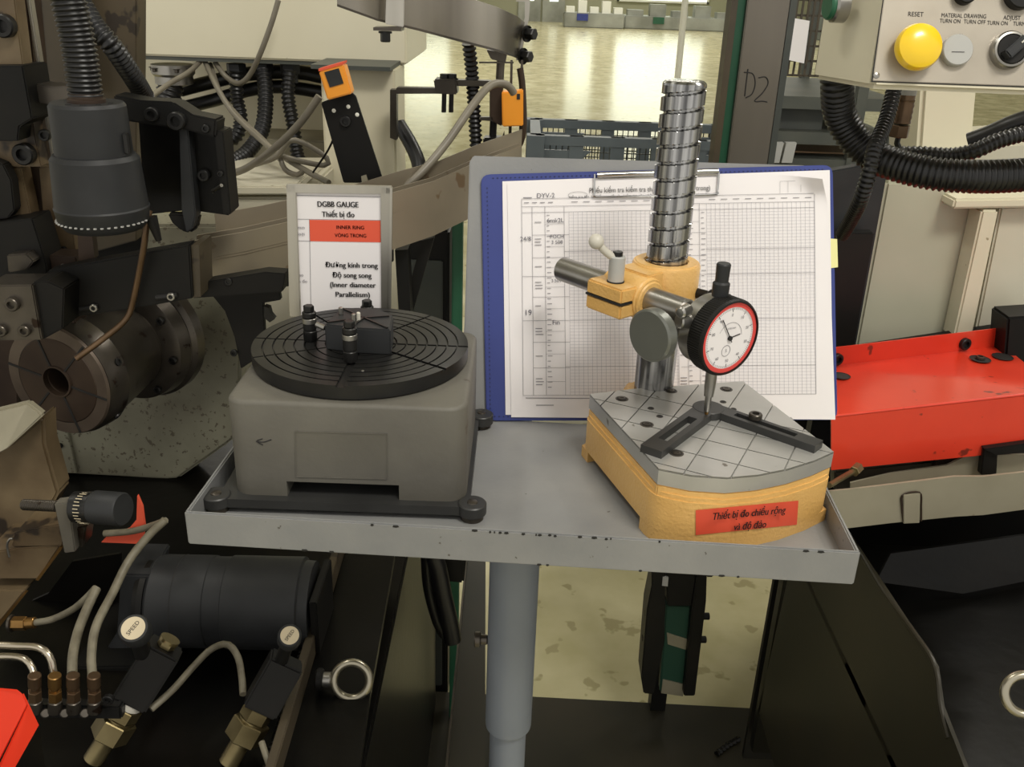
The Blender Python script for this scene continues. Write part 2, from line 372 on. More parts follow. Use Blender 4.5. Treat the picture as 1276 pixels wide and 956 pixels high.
one('bin_box', MB().box((q(1000, 140, RY).x, RY+.2, q(1000, 140, RY).z-.02), (.16, .3, .1)), m_greyobj, 'dark grey bin on the upper rack shelf left of the black hose', 'bin', bev=.004)
one('carton', MB().box((q(1065, 193, RY).x, RY+.25, zz-.12), (.3, .3, .09)), m_carton, 'light brown carton on the lower rack shelf above the clipboard corner', 'box')
for k, px in enumerate((968, 984)):
    pz = q(px, 190, RY)
    one('parts_sleeve', MB().prism([q(px-4, 178, RY-.04), q(px+9, 178, RY-.04), q(px+3, 203, RY-.04), q(px-10, 203, RY-.04)], (0, .02, 0)), m_lgrey,
        ('pale sleeve leaning in the rack, the one nearer the steel post', 'pale sleeve leaning in the rack, the one further from the steel post')[k], 'sleeve', 'pale sleeves leaning in the rack')

# ================================================================== TRAY STAND
TO = Vector((-.2251, .5491, 0)); ta = math.radians(-2.6); ex = Vector((math.cos(ta), math.sin(ta), 0)); ey = Vector((-ex.y, ex.x, 0))
TW, TD = .465, .212
def tr(u, v, z): return TO+ex*u+ey*v+Vector((0, 0, z))
stand = thing('tray_stand', 'grey painted steel tray on a round post, with an upright back plate, between the machines', 'stand', tr(TW/2, TD/2, 0))
build('tray_floor', MB().prism([tr(.001, .001, .997), tr(TW-.001, .001, .997), tr(TW-.001, TD, .997), tr(.001, TD, .997)], (0, 0, .003)), m_greyp, stand)
RB, RTZ = .992, 1.0185
build('front_rim', MB().prism([tr(0, 0, RB), tr(TW, 0, RB), tr(TW, .003, RB), tr(0, .003, RB)], (0, 0, RTZ-RB)), m_greyp, stand, bev=.001)
for u in (0, TW-.003): build('side_rim', MB().prism([tr(u, .002, RB), tr(u+.003, .002, RB), tr(u+.003, TD, RB), tr(u, TD, RB)], (0, 0, RTZ-RB)), m_greyp, stand, bev=.001)
# back plate and clipboard plane
cA = h(606, 522, 1.003); cB = h(1040, 523, 1.003); ce = (cB-cA).normalized(); LN = math.radians(18)
ct = Vector((0, math.sin(LN), math.cos(LN))); cn = ct.cross(ce).normalized()
if cn.y > 0: cn = -cn
def cb(x, y, off=0): return onp(x, y, cA+cn*off, cn)
def tilt_z(v): return v
bp = [(590, 194), (1003, 206), (1006, 214), (996, 523), (571, 523), (579, 400), (585, 202)]
build('back_plate', MB().prism([cb(a, b, -.004) for a, b in bp], cn*-.003), m_greyp, stand, bev=.0008)
# post
pc = q(641, 700, .65); pc2 = h(641, 700, .985); pxy = Vector((.0075, .655))
build('post_sleeve', MB().lathe((pxy.x, pxy.y, 0), (0, 0, 1), [(.735, .0165), (.735, .0208), (.738, .0212), (.99, .0212), (.99, 0)], 40), m_greypost, stand)
build('post_tube', MB().cyl((pxy.x, pxy.y, .02), (pxy.x, pxy.y, .75), .0168, seg=36), m_greypost, stand)
build('foot_plate', MB().box((pxy.x, pxy.y, .01), (.2, .24, .02)), m_greyp, stand, bev=.003)
sp = Vector((pxy.x-.021, pxy.y, q(600, 797, .655).z))
build('set_screw', MB().cyl(sp, sp+Vector((-.012, 0, 0)), .0045, bev=.001).cyl(sp+Vector((-.006, 0, 0)), sp+Vector((-.012, 0, 0)), .007, bev=.001, seg=12), m_steeld, stand)
random.seed(5)
for k in range(26):
    u_ = random.choice([random.uniform(.03, .44), random.uniform(.2, .3)]); zc_ = random.choice([RTZ-.0012, RTZ-.0008, RB+.0012])
    wd = random.uniform(.001, .005); build('paint_chip', MB().prism([tr(u_-wd/2, -.0002, zc_-.0007), tr(u_, -.0002, zc_-.0011), tr(u_+wd/2, -.0002, zc_-.0004), tr(u_+wd*.3, -.0002, zc_+.0007), tr(u_-wd*.4, -.0002, zc_+.0006)], ey*.0004), m_dark, stand)
# clipboard
clip = thing('clipboard', 'blue clipboard with stitched edge and silver wire clip, leaning on the grey back plate', 'clipboard', (cA+cB)/2)
def rnd(pts, r=8):
    out = []; n = len(pts)
    for i in range(n):
        p = Vector(pts[i]+(0,)); a = Vector(pts[i-1]+(0,))-p; b = Vector(pts[(i+1) % n]+(0,))-p
        for k in range(5):
            t = k/4; A = p+a.normalized()*r*(1-t)**2; out.append((p+a.normalized()*r*(1-t)**2+b.normalized()*r*t**2))
    return [(v.x, v.y) for v in out]
build('board', MB().prism([cb(a, b, -.0035) for a, b in rnd([(599, 218), (1036, 206), (1042, 523), (606, 524)], 12)], cn*.0032), m_blue, clip, bev=.0006)
st = MB()
def dash(a, b, n):
    for i in range(n):
        t = (i+.3)/n; t2 = (i+.62)/n
        p = cb(a[0]+(b[0]-a[0])*t, a[1]+(b[1]-a[1])*t, 0); p2 = cb(a[0]+(b[0]-a[0])*t2, a[1]+(b[1]-a[1])*t2, 0)
        st.bar(p, p2, .0007, .0007, cn)
dash((607, 232), (611, 512), 52); dash((612, 222), (1028, 211), 76); dash((614, 519), (780, 521), 30)
build('stitching', st, m_blued, clip)
pts = [(741, 217), (741, 240), (746, 245), (820, 244), (888, 242), (894, 237), (896, 214)]
build('wire_clip', MB().tube([cb(a, b, .0035) for a, b in pts], .0009, seg=8, step=.002), m_chrome, clip)
build('clip_bar', MB().cyl(cb(744, 218, .003), cb(895, 213, .003), .0023, seg=14), m_chrome, clip)
build('clip_plate', MB().prism([cb(745, 215, .0008), cb(893, 210, .0008), cb(893, 219, .0008), cb(745, 223, .0008)], cn*.0012), m_stain, clip)

# sheets of paper
def sheet(name, label, corners, off, m, curl=False, group=None):
    t = thing(name, label, 'paper', (cA+cB)/2, group); b = MB(); N = 24; g = []
    (x0, y0), (x1, y1), (x2, y2), (x3, y3) = corners; vs = []
    for j in range(N+1):
        for i in range(N+1):
            u, v = i/N, j/N
            x = (x0*(1-u)+x1*u)*(1-v)+(x3*(1-u)+x2*u)*v; y = (y0*(1-u)+y1*u)*(1-v)+(y3*(1-u)+y2*u)*v
            o = off
            if curl:
                s = u*1.0-v*1.1-.86
                if s > 0: o += 1.0*s*s*.5+.04*s; x -= s*38; y += s*50
                o += .0012*max(0, u-.6)*math.sin(v*9)
            vs.append(cb(x, y, o))
    fs = [(j*(N+1)+i, j*(N+1)+i+1, (j+1)*(N+1)+i+1, (j+1)*(N+1)+i) for j in range(N) for i in range(N)]
    b.add(vs, fs); build('sheet', b, m, t, sharp=80); return t
under = sheet('spare_sheet', 'white sheet underneath the filled form, its corner showing at top right', [(626, 226), (1034, 212), (1038, 519), (630, 517)], .0006, m_paper)
form = sheet('inspection_form', 'white printed inspection form with fine grid on the blue clipboard', [(632, 229), (1030, 216), (1041, 523), (637, 520)], .0013, m_paper, curl=True)
G0 = [(650, 248), (1015, 241), (1017, 491), (652, 493)]
def G(x, y): # form position: x in px at mid-height 650..1016, y 0..1 down
    u = (x-650)/366; a = (G0[0][0]*(1-u)+G0[1][0]*u, G0[0][1]*(1-u)+G0[1][1]*u); b = (G0[3][0]*(1-u)+G0[2][0]*u, G0[3][1]*(1-u)+G0[2][1]*u)
    return (a[0]*(1-y)+b[0]*y, a[1]*(1-y)+b[1]*y)
FO = .0023
def ln(mb, a, b, w_=.00022, off=None):
    o = FO if off is None else off
    A = cb(*a, o); B = cb(*b, o); d = (B-A).normalized(); s = cn.cross(d).normalized()*w_/2
    mb.add([A-s, A+s, B+s, B-s], [(0, 1, 2, 3)])
big = MB(); fine = MB()
for x in (650, 663, 679, 703, 845, 857, 872, 1016): ln(big, G(x, 0 if x in (650, 1016, 845) else .04), G(x, 1), .0003)
for y in (0, .04, .07, 1): ln(big, G(650, y), G(1016, y), .0003)
for y in (.185, .30, .395, .5, .62, .73, .86): ln(big, G(650 if y in (.395, .62) else 663, y), G(709, y), .0003); ln(big, G(848, y), G(880, y), .00025)
for y in (.13, .245, .35, .45, .56, .675, .79, .93): ln(big, G(679, y), G(703, y), .0002); ln(big, G(857, y), G(872, y), .0002)
for y in (.27, .395, .62, .855): ln(big, G(703, y), G(845, y), .0003); ln(big, G(880, y), G(1016, y), .0003)
for i in range(25): ln(fine, G(709+i*5.6, .07), G(709+i*5.6, 1), .0002)
for i in range(25): ln(fine, G(881+i*5.6, .04), G(881+i*5.6, 1), .0002)
for i in range(58):
    y = .07+.93*i/58; ln(fine, G(709, y), G(845, y), .00016); ln(fine, G(881, y), G(1016, y), .00016)
sm = MB(); random.seed(3)
for i in range(34):
    y = .085+.9*i/34
    for x0 in (681, 858, 874): ln(sm, G(x0, y), G(x0+random.uniform(3, 6), y), .0005)
for k, y in enumerate((.12, .22, .345, .44, .545, .675, .80, .93)):
    for dy in ((0,) if k % 2 == 0 else (-.015, 0, .015)): ln(sm, G(666, y+dy), G(676-random.random()*3, y+dy), .0006); ln(sm, G(846.5, y+dy), G(855, y+dy), .0006)
for k in range(9): ln(sm, G(712+k*15, .02), G(720+k*15, .02), .0005); ln(sm, G(884+k*15, .02), G(892+k*15, .02), .0005)
for k in range(4): ln(sm, G(653+k*10, .02), G(659+k*10, .02), .0006)
ln(sm, (655, 496), (800, 497), .0006); ln(sm, (850, 496), (905, 496), .0006); ln(sm, (668, 505), (690, 505), .0006)
for a in [((972, 226), (972, 241)), ((982, 226), (982, 240)), ((998, 226), (998, 239)), ((972, 226), (1008, 225))]: ln(big, *a, .0002)
for k in range(9): ln(sm, (652+k*1.2, 246.5), (653+k*1.2, 246.5), .0009)
build('grid_lines', fine, m_fine, form)['kind'] = 'stuff'; build('table_lines', big, m_inkg, form); build('small_print', sm, m_inkg, form)
xd = (cb(1000, 232, 0)-cb(650, 240, 0)).normalized(); yd = cn.cross(xd)
if yd.z < 0: yd = -yd
text('printed_heading', 'Phiếu kiểm tra kiểm tra thường xuyên (vòng trong)', cb(810, 236, FO), xd, yd, .0062, m_ink, form, wfit=.108)
text('printed_subheading', 'kiểm tra lần 1 - kiểm tra lần 2 - kiểm tra sản phẩm đo dày, kiểm mặt đầu (vòng trong)', cb(800, 243.5, FO), xd, yd, .0026, m_ink, form, wfit=.13)
for s, x, y, sz in [('DYV-2', 680, 244, .0058), ('6mk2L', 692, 275, .0055), ('POCH', 694, 295, .0045), ('3 508', 694, 302, .0045), ('24/8', 655, 298, .0055), ('19', 658, 390, .007), ('Fin', 693, 402, .006), ('3.504', 693, 350, .004)]:
    text('handwriting', s, cb(x, y, FO+.0001), xd, yd, sz, m_pen, form)
rg = MB(); c0 = cb(720, 243, FO); rg.add([], []);
pp = [c0+xd*.0085*math.cos(a*math.pi/12)+yd*.0028*math.sin(a*math.pi/12) for a in range(25)]
rg.tube(pp, .00012, seg=5, step=.0008, caps=False); build('handwritten_ring', rg, m_pen, form)
one('sticky_note', MB().prism([cb(1030, 297, .0001), cb(1043, 298, .0001), cb(1044, 333, .0001), cb(1030, 335, .0001)], cn*.0004), m_yellnote, 'pale yellow sticky tab poking out right of the white form', 'note')

# ================================================================== SIGN HOLDER
SY = .775
def sg(x, y, o=0): return q(x, y, SY)-Y3*o
sign = thing('sign_holder', 'aluminium framed gauge sign standing behind the round table gauge', 'sign', q(424, 392, SY))
build('backing', MB().prism([sg(*p) for p in [(362, 231), (487, 234), (486, 395), (365, 394)]], (0, .002, 0)), m_alu, sign)
def strip(name, a, b, c_, d, t=.004, m=m_alu): build(name, MB().prism([sg(*p, .004) for p in (a, b, c_, d)], (0, t, 0)), m, sign, bev=.0006)
strip('frame_top', (358, 228), (489, 231), (489, 241), (359, 239))
strip('frame_left', (358, 229), (370, 229), (376, 393), (362, 393))
strip('frame_right', (475, 232), (489, 232), (487, 395), (476, 395))
build('frame_lip', MB().prism([sg(487, 232, .006), sg(490, 232, .006), sg(488, 395, .006), sg(485, 395, .006)], (0, .003, 0)), m_alu, sign)
build('sign_sheet', MB().prism([sg(*p, .0012) for p in [(370, 238), (476, 241), (476, 394), (375, 393)]], (0, .001, 0)), m_paper, sign)
def sp_(x, y, o=.0016): return sg(x, y, o)
build('red_band', MB().prism([sp_(386, 273.5), sp_(474.5, 274.5), sp_(475, 301.5), sp_(387, 300)], (0, .0003, 0)), m_papr, sign)
lb = MB()
for a, b in [((370, 272.5), (475, 274)), ((370, 243), (475, 245)), ((386, 273), (388, 393)), ((371, 299.5), (388, 300))]:
    A, B = sp_(*a), sp_(*b); d = (B-A).normalized(); s = Y3.cross(d)*.00018; lb.add([A-s, A+s, B+s, B-s], [(0, 1, 2, 3)])
build('printed_lines', lb, m_inkg, sign)
sx_ = (sg(470, 256.5)-sg(380, 255)).normalized()
for s, x, y, sz, wf, m in [('DGBB GAUGE', 421.5, 254.5, .0068, .0345, m_ink), ('Thiết bị đo', 422, 267, .0066, .0275, m_ink), ('INNER RING', 437, 283, .0044, .0235, m_inkr), ('VÒNG TRONG', 437.5, 293, .0044, .027, m_inkr),
                       ('Đường kính trong', 438.5, 330, .0066, .0455, m_ink), ('Độ song song', 439, 342.5, .0066, .034, m_ink), ('(Inner diameter', 440, 354.5, .0066, .040, m_ink), ('Parallelism)', 440, 366.5, .0066, .030, m_ink),
                       ('mm', 376, 283, .004, None, m_inkg), ('loại', 376, 291, .004, None, m_inkg), ('ao', 376, 342, .004, None, m_inkg), ('n đo', 378, 350, .004, None, m_inkg)]:
    text('sign_lettering', s, sp_(x, y, .0018), sx_, Z3, sz, m, sign, wfit=wf, bold=.00016 if m is m_ink and sz > .006 else (.00008 if sz > .0042 else 0))

# ================================================================== ROUND TABLE GAUGE
gx0, gx1, gy0, gy1 = -.2025, -.031, .586, .742; gz0, gz1 = 1.0115, 1.088
gg = thing('round_table_gauge', 'grey cast measuring gauge with black grooved turntable on the left of the tray', 'gauge', ((gx0+gx1)/2, (gy0+gy1)/2, 1.0))
n0 = q(357, 600, gy0); n1 = q(497, 603, gy0)
sil = [(gx0+.001, gz0), (n0.x-.001, gz0), (n0.x, n0.z-.003), (n0.x+.004, n0.z), (n1.x-.005, n0.z), (n1.x+.001, n0.z-.004), (n1.x+.003, gz0), (gx1-.001, gz0), (gx1, gz1), (gx0, gz1)]
rb = .014; plan = []
for cx, cy, a0 in ((gx0+rb, gy0+rb, 180), (gx1-rb, gy0+rb, 270), (gx1-rb, gy1-rb, 0), (gx0+rb, gy1-rb, 90)):
    for k in range(7):
        a = math.radians(a0+90*k/6); plan.append((cx+rb*math.cos(a), cy+rb*math.sin(a)))
up = MB(); zs = n0.z
def planin(i_):
    out = []; r_ = rb-i_
    for cx, cy, a0 in ((gx0+rb, gy0+rb, 180), (gx1-rb, gy0+rb, 270), (gx1-rb, gy1-rb, 0), (gx0+rb, gy1-rb, 90)):
        for k in range(7):
            a = math.radians(a0+90*k/6); out.append((cx+r_*math.cos(a), cy+r_*math.sin(a)))
    return out
rings = [(zs, 0), (gz1-.003, 0), (gz1-.0018, .0005), (gz1-.0006, .0017), (gz1, .0034)]; vs = []; np_ = len(plan)
for z, i_ in rings: vs += [(x, y, z) for x, y in planin(i_)]
up.add(vs, [(a*np_+k, a*np_+(k+1) % np_, (a+1)*np_+(k+1) % np_, (a+1)*np_+k) for a in range(len(rings)-1) for k in range(np_)]+[tuple(range(np_)), tuple(range((len(rings)-1)*np_, len(rings)*np_))])
build('housing', up, m_cast, gg, sharp=50)
lo = MB(); m1 = [p for p in plan if p[0] < n0.x]; m2 = [p for p in plan if p[0] > n1.x]
left = [p for p in plan if p[0] < (gx0+gx1)/2]; right = [p for p in plan if p[0] > (gx0+gx1)/2]
def sortpoly(P):
    c_ = (sum(p[0] for p in P)/len(P), sum(p[1] for p in P)/len(P)); return sorted(P, key=lambda p: math.atan2(p[1]-c_[1], p[0]-c_[0]))
build('housing_foot', MB().prism([(x, y, gz0) for x, y in sortpoly(left+[(n0.x, gy0), (n0.x, gy1)])], (0, 0, zs-gz0)), m_cast, gg)
build('housing_foot', MB().prism([(x, y, gz0) for x, y in sortpoly(right+[(n1.x, gy0), (n1.x, gy1)])], (0, 0, zs-gz0)), m_cast, gg)
build('inner_block', MB().box(((n0.x+n1.x)/2, gy0+.05, (gz0+zs)/2), (n1.x-n0.x, .06, zs-gz0)), m_blkm, gg)
a, b, c_, d_ = [q(*p, gy0-.0004) for p in ((368, 538), (482, 541), (482, 597), (369, 594))]
nf = MB()
for s, e in ((a, b), (b, c_), (c_, d_), (d_, a)): nf.bar(s, e, .0008, .0006)
nf.prism([a, b, c_, d_], (0, .0006, 0)); build('name_pad', nf, m_cast, gg)
ar = MB(); ar.tube([q(319, 550, gy0-.0002), q(328, 551, gy0-.0002), q(338, 548, gy0-.0002)], .0004, seg=5, step=.001).tube([q(327, 547, gy0-.0002), q(320, 550, gy0-.0002), q(328, 555, gy0-.0002)], .0004, seg=5, step=.001)
build('pen_arrow', ar, m_ink, gg)
# base frame with lobes and feet
fx0, fx1, fy0, fy1 = -.214, -.026, .582, .735
bf = MB(); lp = []
bf.box(((fx0+fx1)/2, (fy0+fy1)/2, 1.0085), (fx1-fx0-.004, fy1-fy0+.006, .0072))
for x in (fx0, fx1):
    for y in (fy0, fy1):
        bf.cyl((x, y+(.002 if y == fy0 else 0), 1.0045), (x, y+(.002 if y == fy0 else 0), 1.0135), .0105, seg=28, bev=.0008)
build('base_frame', bf, m_stop, gg)
for x in (fx0, fx1):
    for y in (fy0, fy1):
        build('foot', MB().cyl((x, y+.002, .9995), (x, y+.002, 1.006), .0085, seg=24, bev=.0008), m_steeld, gg)
        bolt(gg, (x, y+.002, 1.0135), Z3, .004, .0015, m_steeld, 'dome', 'foot_screw')
# turntable
tc_ = Vector((-.1195, .6755, 0)); Rt = .0838
tt = build('turntable', MB().lathe((tc_.x, tc_.y, 1.0865), (0, 0, 1), [(0, 0), (0, Rt-.004), (.002, Rt-.001), (.003, Rt), (.012, Rt), (.0118, 0)], 96), m_blk, gg)
sl = sorted([(math.atan2((p-Vector((tc_.x, tc_.y, p.z))).y, p.x-tc_.x), w_) for p, w_ in [(h(315, 421, 1.1), .001), (h(312, 446, 1.1), .001), (h(580, 432, 1.1), .0014), (h(558, 461, 1.1), .0016), (h(422, 484, 1.1), .0030), (h(385, 388, 1.1), .001), (h(540, 392, 1.1), .001), (h(450, 384, 1.1), .001)]])
cells = MB(); radii = [.020, .0275, .0355, .0435, .0515, .0595, .0675, .0755, Rt]; gw = .0007
for k in range(len(sl)):
    a0, w0 = sl[k]; a1, w1 = sl[(k+1) % len(sl)]
    if a1 <= a0: a1 += 2*math.pi
    for i in range(len(radii)-1):
        ra, rb_ = radii[i]+gw, radii[i+1]-(gw if i < len(radii)-2 else 0)
        n = max(3, int((a1-a0)*14)); poly = []
        for r, rev in ((ra, 0), (rb_, 1)):
            s0, s1 = a0+math.asin(w0/r), a1-math.asin(w1/r); arc = [(r*math.cos(s0+(s1-s0)*t/n), r*math.sin(s0+(s1-s0)*t/n)) for t in range(n+1)]
            poly.append(arc)
        A, B = poly; z0, z1 = 1.0983, 1.1000; base = len(cells.v); vs = []
        for z in (z0, z1):
            for arc in (A, B): vs += [(tc_.x+x, tc_.y+y, z) for x, y in arc]
        N = n+1; fs = []
        for t in range(n):
            fs.append((2*N+t, 2*N+t+1, 3*N+t+1, 3*N+t)); fs.append((t, 2*N+t, 2*N+t+1, t+1)); fs.append((N+t, N+t+1, 3*N+t+1, 3*N+t))
        fs += [(0, N, 3*N, 2*N), (n, 2*N+n, 3*N+n, N+n)]
        cells.add(vs, fs)
build('grooved_face', cells, m_blk, tt)
bz = 1.1205
bt = [h(*p, bz) for p in ((404, 404), (446, 409), (487, 411), (490, 392), (470, 384), (424, 383))]
blk = build('jaw_block', MB().prism([(p.x, p.y, 1.0995) for p in bt], (0, 0, bz-1.0995)), m_plastic, gg, bev=.0012)
cc = sum(bt, Vector())/6
for p in ((408, 402), (437, 408), (483, 409), (485, 394), (428, 385)):
    P = h(*p, bz+.0004); build('jaw_ridge', MB().bar(cc+Vector((0, 0, .0004)), P, .0016, .0016), m_blk, blk)
build('anvil_pin', MB().cyl(h(425, 392, bz), h(425, 392, bz)+Z3*.006, .0018, bev=.0004), m_steel, blk)
build('anvil_pin', MB().cyl(h(441, 405, bz), h(441, 405, bz)+Z3*.009, .0017, bev=.0004), m_steel, blk)
build('anvil_pin', MB().cyl(h(447, 400, bz)-Z3*.004, h(447, 400, bz)+Z3*.007, .0015, bev=.0004), m_bone, blk)
for px, py, top in ((387, 428, .029), (437, 454, .032), (458, 405, .019)):
    b0 = h(px, py-4, 1.1)
    s = build('contact_post', MB().lathe(b0, (0, 0, 1), [(0, .0048), (.001, .0053), (.008, .0053), (.0085, .0049), (.0095, .0049), (.010, .0053), (top-.010, .0053), (top-.010, 0)], 28), m_blk, gg)
    build('steel_ring', MB().cyl(b0+Z3*(top-.0145), b0+Z3*(top-.010), .0056, bev=.0005), m_steel, s)
    build('clamp_nut', MB().cyl(b0+Z3*(top-.010), b0+Z3*(top-.005), .0054, bev=.0008), m_blk, s)
    build('hex_head', MB().cyl(b0+Z3*(top-.005), b0+Z3*top, .0042, seg=6, bev=.0006), m_blk, s)
build('side_pin', MB().cyl(h(394, 404, 1.118), h(405, 409, 1.116), .0022, bev=.0004), m_steel, gg)
bolt(gg, h(452, 462, 1.1), Z3, .0012, .0005, m_steel, 'dome', 'rivet')

# ================================================================== COMPARATOR STAND
pz = 1.058
opx = [(735, 491), (785, 485), (926, 475), (1039, 563), (1014, 574), (982, 584), (945, 591.5), (906, 595), (862, 592), (821, 584)]
ol = [h(a, b, pz) for a, b in opx]; cen = sum(ol, Vector())/len(ol)
cmpt = thing('comparator_stand', 'yellow cast comparator stand with steel table and grooved column on the right of the tray', 'gauge stand', (cen.x, cen.y, 1.0))
def scl(s, z, pts=None): return [Vector((cen.x+(p.x-cen.x)*s, cen.y+(p.y-cen.y)*s, z)) for p in (pts or ol)]
colc = Vector((.1193, .712, 0))
yb = MB(); yl = list(ol); yl[1:3] = [ol[1]+(ol[1]-ol[0])*-.1, Vector((ol[1].x-.003, colc.y+.012, pz)), Vector((colc.x-.018, colc.y+.03, pz)), Vector((colc.x+.018, colc.y+.03, pz)), Vector((colc.x+.034, ol[2].y+.006, pz)), ol[2]]
yb.prism(scl(1.0, 1.020, yl), (0, 0, .0255))
build('cast_body', yb, m_yel, cmpt, bev=.001)
sk = MB(); lw = scl(1.035, .9995, yl)
n_ = len(lw); i0 = n_-1                      # front left corner is the last point
# front skirt
fl, lf = lw[-1], lw[0]
fp = fl.lerp(lf, .13); fp2 = fl.lerp(lf, .22); bpnt = fl.lerp(lf, .88)
fr_i = n_-7
front = lw[n_-7:]+[fp]+[lw[n_-7].lerp(lw[n_-8], .25)]
up_ = scl(1.035, 1.038, yl)
def rnd3(P, idx, r):
    out = []
    for i, p in enumerate(P):
        if i % len(P) not in [k % len(P) for k in idx]: out.append(p); continue
        a = (P[i-1]-p).normalized(); b = (P[(i+1) % len(P)]-p).normalized()
        for k in range(7):
            t = k/6; out.append(p+a*r*(1-t)**2+b*r*t**2)
    return out
lw_r = rnd3(lw, [n_-1, n_-7, 0], .010)
sk.prism([Vector((p.x, p.y, 1.0095)) for p in lw_r], (0, 0, .0275)); sk.prism([Vector((cen.x+(p.x-cen.x)*.985, cen.y+(p.y-cen.y)*.985, 1.037)) for p in lw_r], (0, 0, .0035)); build('cast_skirt', sk, m_yel, cmpt)
build('front_foot', MB().prism([Vector((p.x, p.y, .9995)) for p in rnd3(front, [len(front)-3], .010)], (0, 0, .0102)), m_yel, cmpt)
bk = [lf, lf.lerp(fl, .10), lw[2]+Vector((.0, -.02, 0)), lw[2]]
build('rear_foot', MB().prism([lf, lf.lerp(fl, .1), lf.lerp(fl, .1)+Vector((.06, .03, 0)), lw[3], lw[2]], (0, 0, .010)), m_yel, cmpt)
build('column_boss', MB().cyl((colc.x, colc.y, 1.03), (colc.x, colc.y, 1.052), .024, bev=.002), m_yel, cmpt)
# steel table with grooves
gA = (h(821, 482, pz)-h(775, 533, pz)); gA.z = 0; gA.normalize(); gB = Vector((-gA.y, gA.x, 0))
bm = bmesh.new(); f = bm.faces.new([bm.verts.new((p.x, p.y, pz-.0012)) for p in ol])
gl = []
for px in ((755, 499), (798, 508), (838, 521), (890, 535), (936, 552), (983, 574)): gl.append((h(*px, pz), gB))
c0 = h(776, 505, pz)
for k in range(-1, 5): gl.append((c0-gA*(.0262*k), gA))
for p, nn in gl:
    for s in (-.0005, .0005): bmesh.ops.bisect_plane(bm, geom=bm.verts[:]+bm.edges[:]+bm.faces[:], plane_co=p+nn*s, plane_no=nn, dist=1e-6)
cellsf = [f for f in bm.faces if all(abs((f.calc_center_median()-p).dot(nn)) > .0005 for p, nn in gl)]
r = bmesh.ops.extrude_discrete_faces(bm, faces=cellsf)
for f in r['faces']:
    for v in f.verts: v.co.z = pz
tb = MB(); bm.verts.ensure_lookup_table(); bm.verts.index_update()
top = MB(); vs = [v.co.copy() for v in bm.verts]; top.add(vs, [tuple(v.index for v in f.verts) for f in bm.faces])
# walls of the raised cells
wall = MB()
for f in r['faces']:
    co = [v.co for v in f.verts]
    for a, b in zip(co, co[1:]+co[:1]): top.add([a, b, b-Z3*.0012, a-Z3*.0012], [(0, 1, 2, 3)])
bm.free()
build('groove_floor', MB().prism([Vector((p.x, p.y, pz-.0016)) for p in scl(.999, pz)], (0, 0, .0003)), m_dark, cmpt)
tabl = build('steel_table', MB().prism([Vector((p.x, p.y, 1.0455)) for p in ol], (0, 0, pz-.0014-1.0455)), m_plate, cmpt)
build('table_facets', top, m_plate, tabl)
for px, py, r in [(775, 497, .0050), (836, 487, .0050), (905, 485, .0050), (806, 529, .0050), (843, 565, .0050), (811, 509, .0026), (822, 519, .0026), (901, 501, .0026), (914, 510, .0024)]:
    P = h(px, py, pz)
    build('counterbore', MB().lathe(P-Z3*.0004, Z3, [(0, r*.8), (.0006, r*.8), (.0007, r*.95), (.0005, r*1.06), (0, r*1.06)], 24), m_steeld, tabl)
    build('counterbore_pit', MB().cyl(P-Z3*.001, P+Z3*.0002, r*.8, seg=20), m_dark, tabl)
    if r > .004: bolt(cmpt, P+Z3*.0001, Z3, r*.62, .0006, m_steeld, name='table_screw')
# V stops
def armbar(name, pA, pB, wdt, lab):
    A, B = h(*pA, pz+.003), h(*pB, pz+.003); d = (B-A).normalized(); s = d.cross(Z3); m = MB(); L = (B-A).length
    a_, b_ = A+d*L*.16, B-d*L*.22; m.bar(a_+s*wdt*.36, b_+s*wdt*.36, wdt*.28, .006); m.bar(a_-s*wdt*.36, b_-s*wdt*.36, wdt*.28, .006)
    m.bar(A-d*.004, A+d*L*.16, wdt, .006); m.bar(B-d*L*.22, B, wdt, .006); return build(name, m, m_stop, cmpt)
armbar('slotted_stop', (872, 518), (811, 563), .017, '')
armbar('slotted_stop', (897, 514), (1020, 557), .0135, '')
build('stop_hub', MB().cyl(h(882, 516, pz+.0001), h(882, 516, pz+.0001)+Z3*.0061, .0125, seg=32, bev=.0004), m_stop, cmpt)
bolt(cmpt, h(941, 521, pz+.006), Z3, .0052, .004, m_steeld, name='stop_screw')
# column with helical groove
cr = .0163; cz0, cz1 = 1.05, q(852, 101, colc.y).z; zg0 = q(818, 330, colc.y-.01).z-.004; pit = (cz1-.004-zg0)/11.0
m = MB(); NS = 72; zs_ = []; z = cz0
while z < cz1-.0025: zs_.append(z); z += (.0006 if z > zg0 else .004)
prof = zs_
vs = []
for z in prof:
    for k in range(NS):
        th = 2*math.pi*k/NS; r = cr
        if z > zg0 and z < cz1-.004:
            ph = ((z-zg0)/pit - th/(2*math.pi)) % 1
            dd = min(ph, 1-ph)
            if dd < .095: r = cr-.0027
        if math.cos(th-math.radians(-78)) > .985 and z > zg0: r = min(r, cr-.0005)
        vs.append((colc.x+r*math.cos(th), colc.y+r*math.sin(th), z))
fs = [(i*NS+k, i*NS+(k+1) % NS, (i+1)*NS+(k+1) % NS, (i+1)*NS+k) for i in range(len(prof)-1) for k in range(NS)]
m.add(vs, fs); m.lathe((colc.x, colc.y, prof[-1]), Z3, [(0, cr), (.0015, cr-.0003), (.003, cr-.002), (.0034, cr-.004), (.0034, 0)], NS)
column = build('column', m, m_column, cmpt, sharp=28)
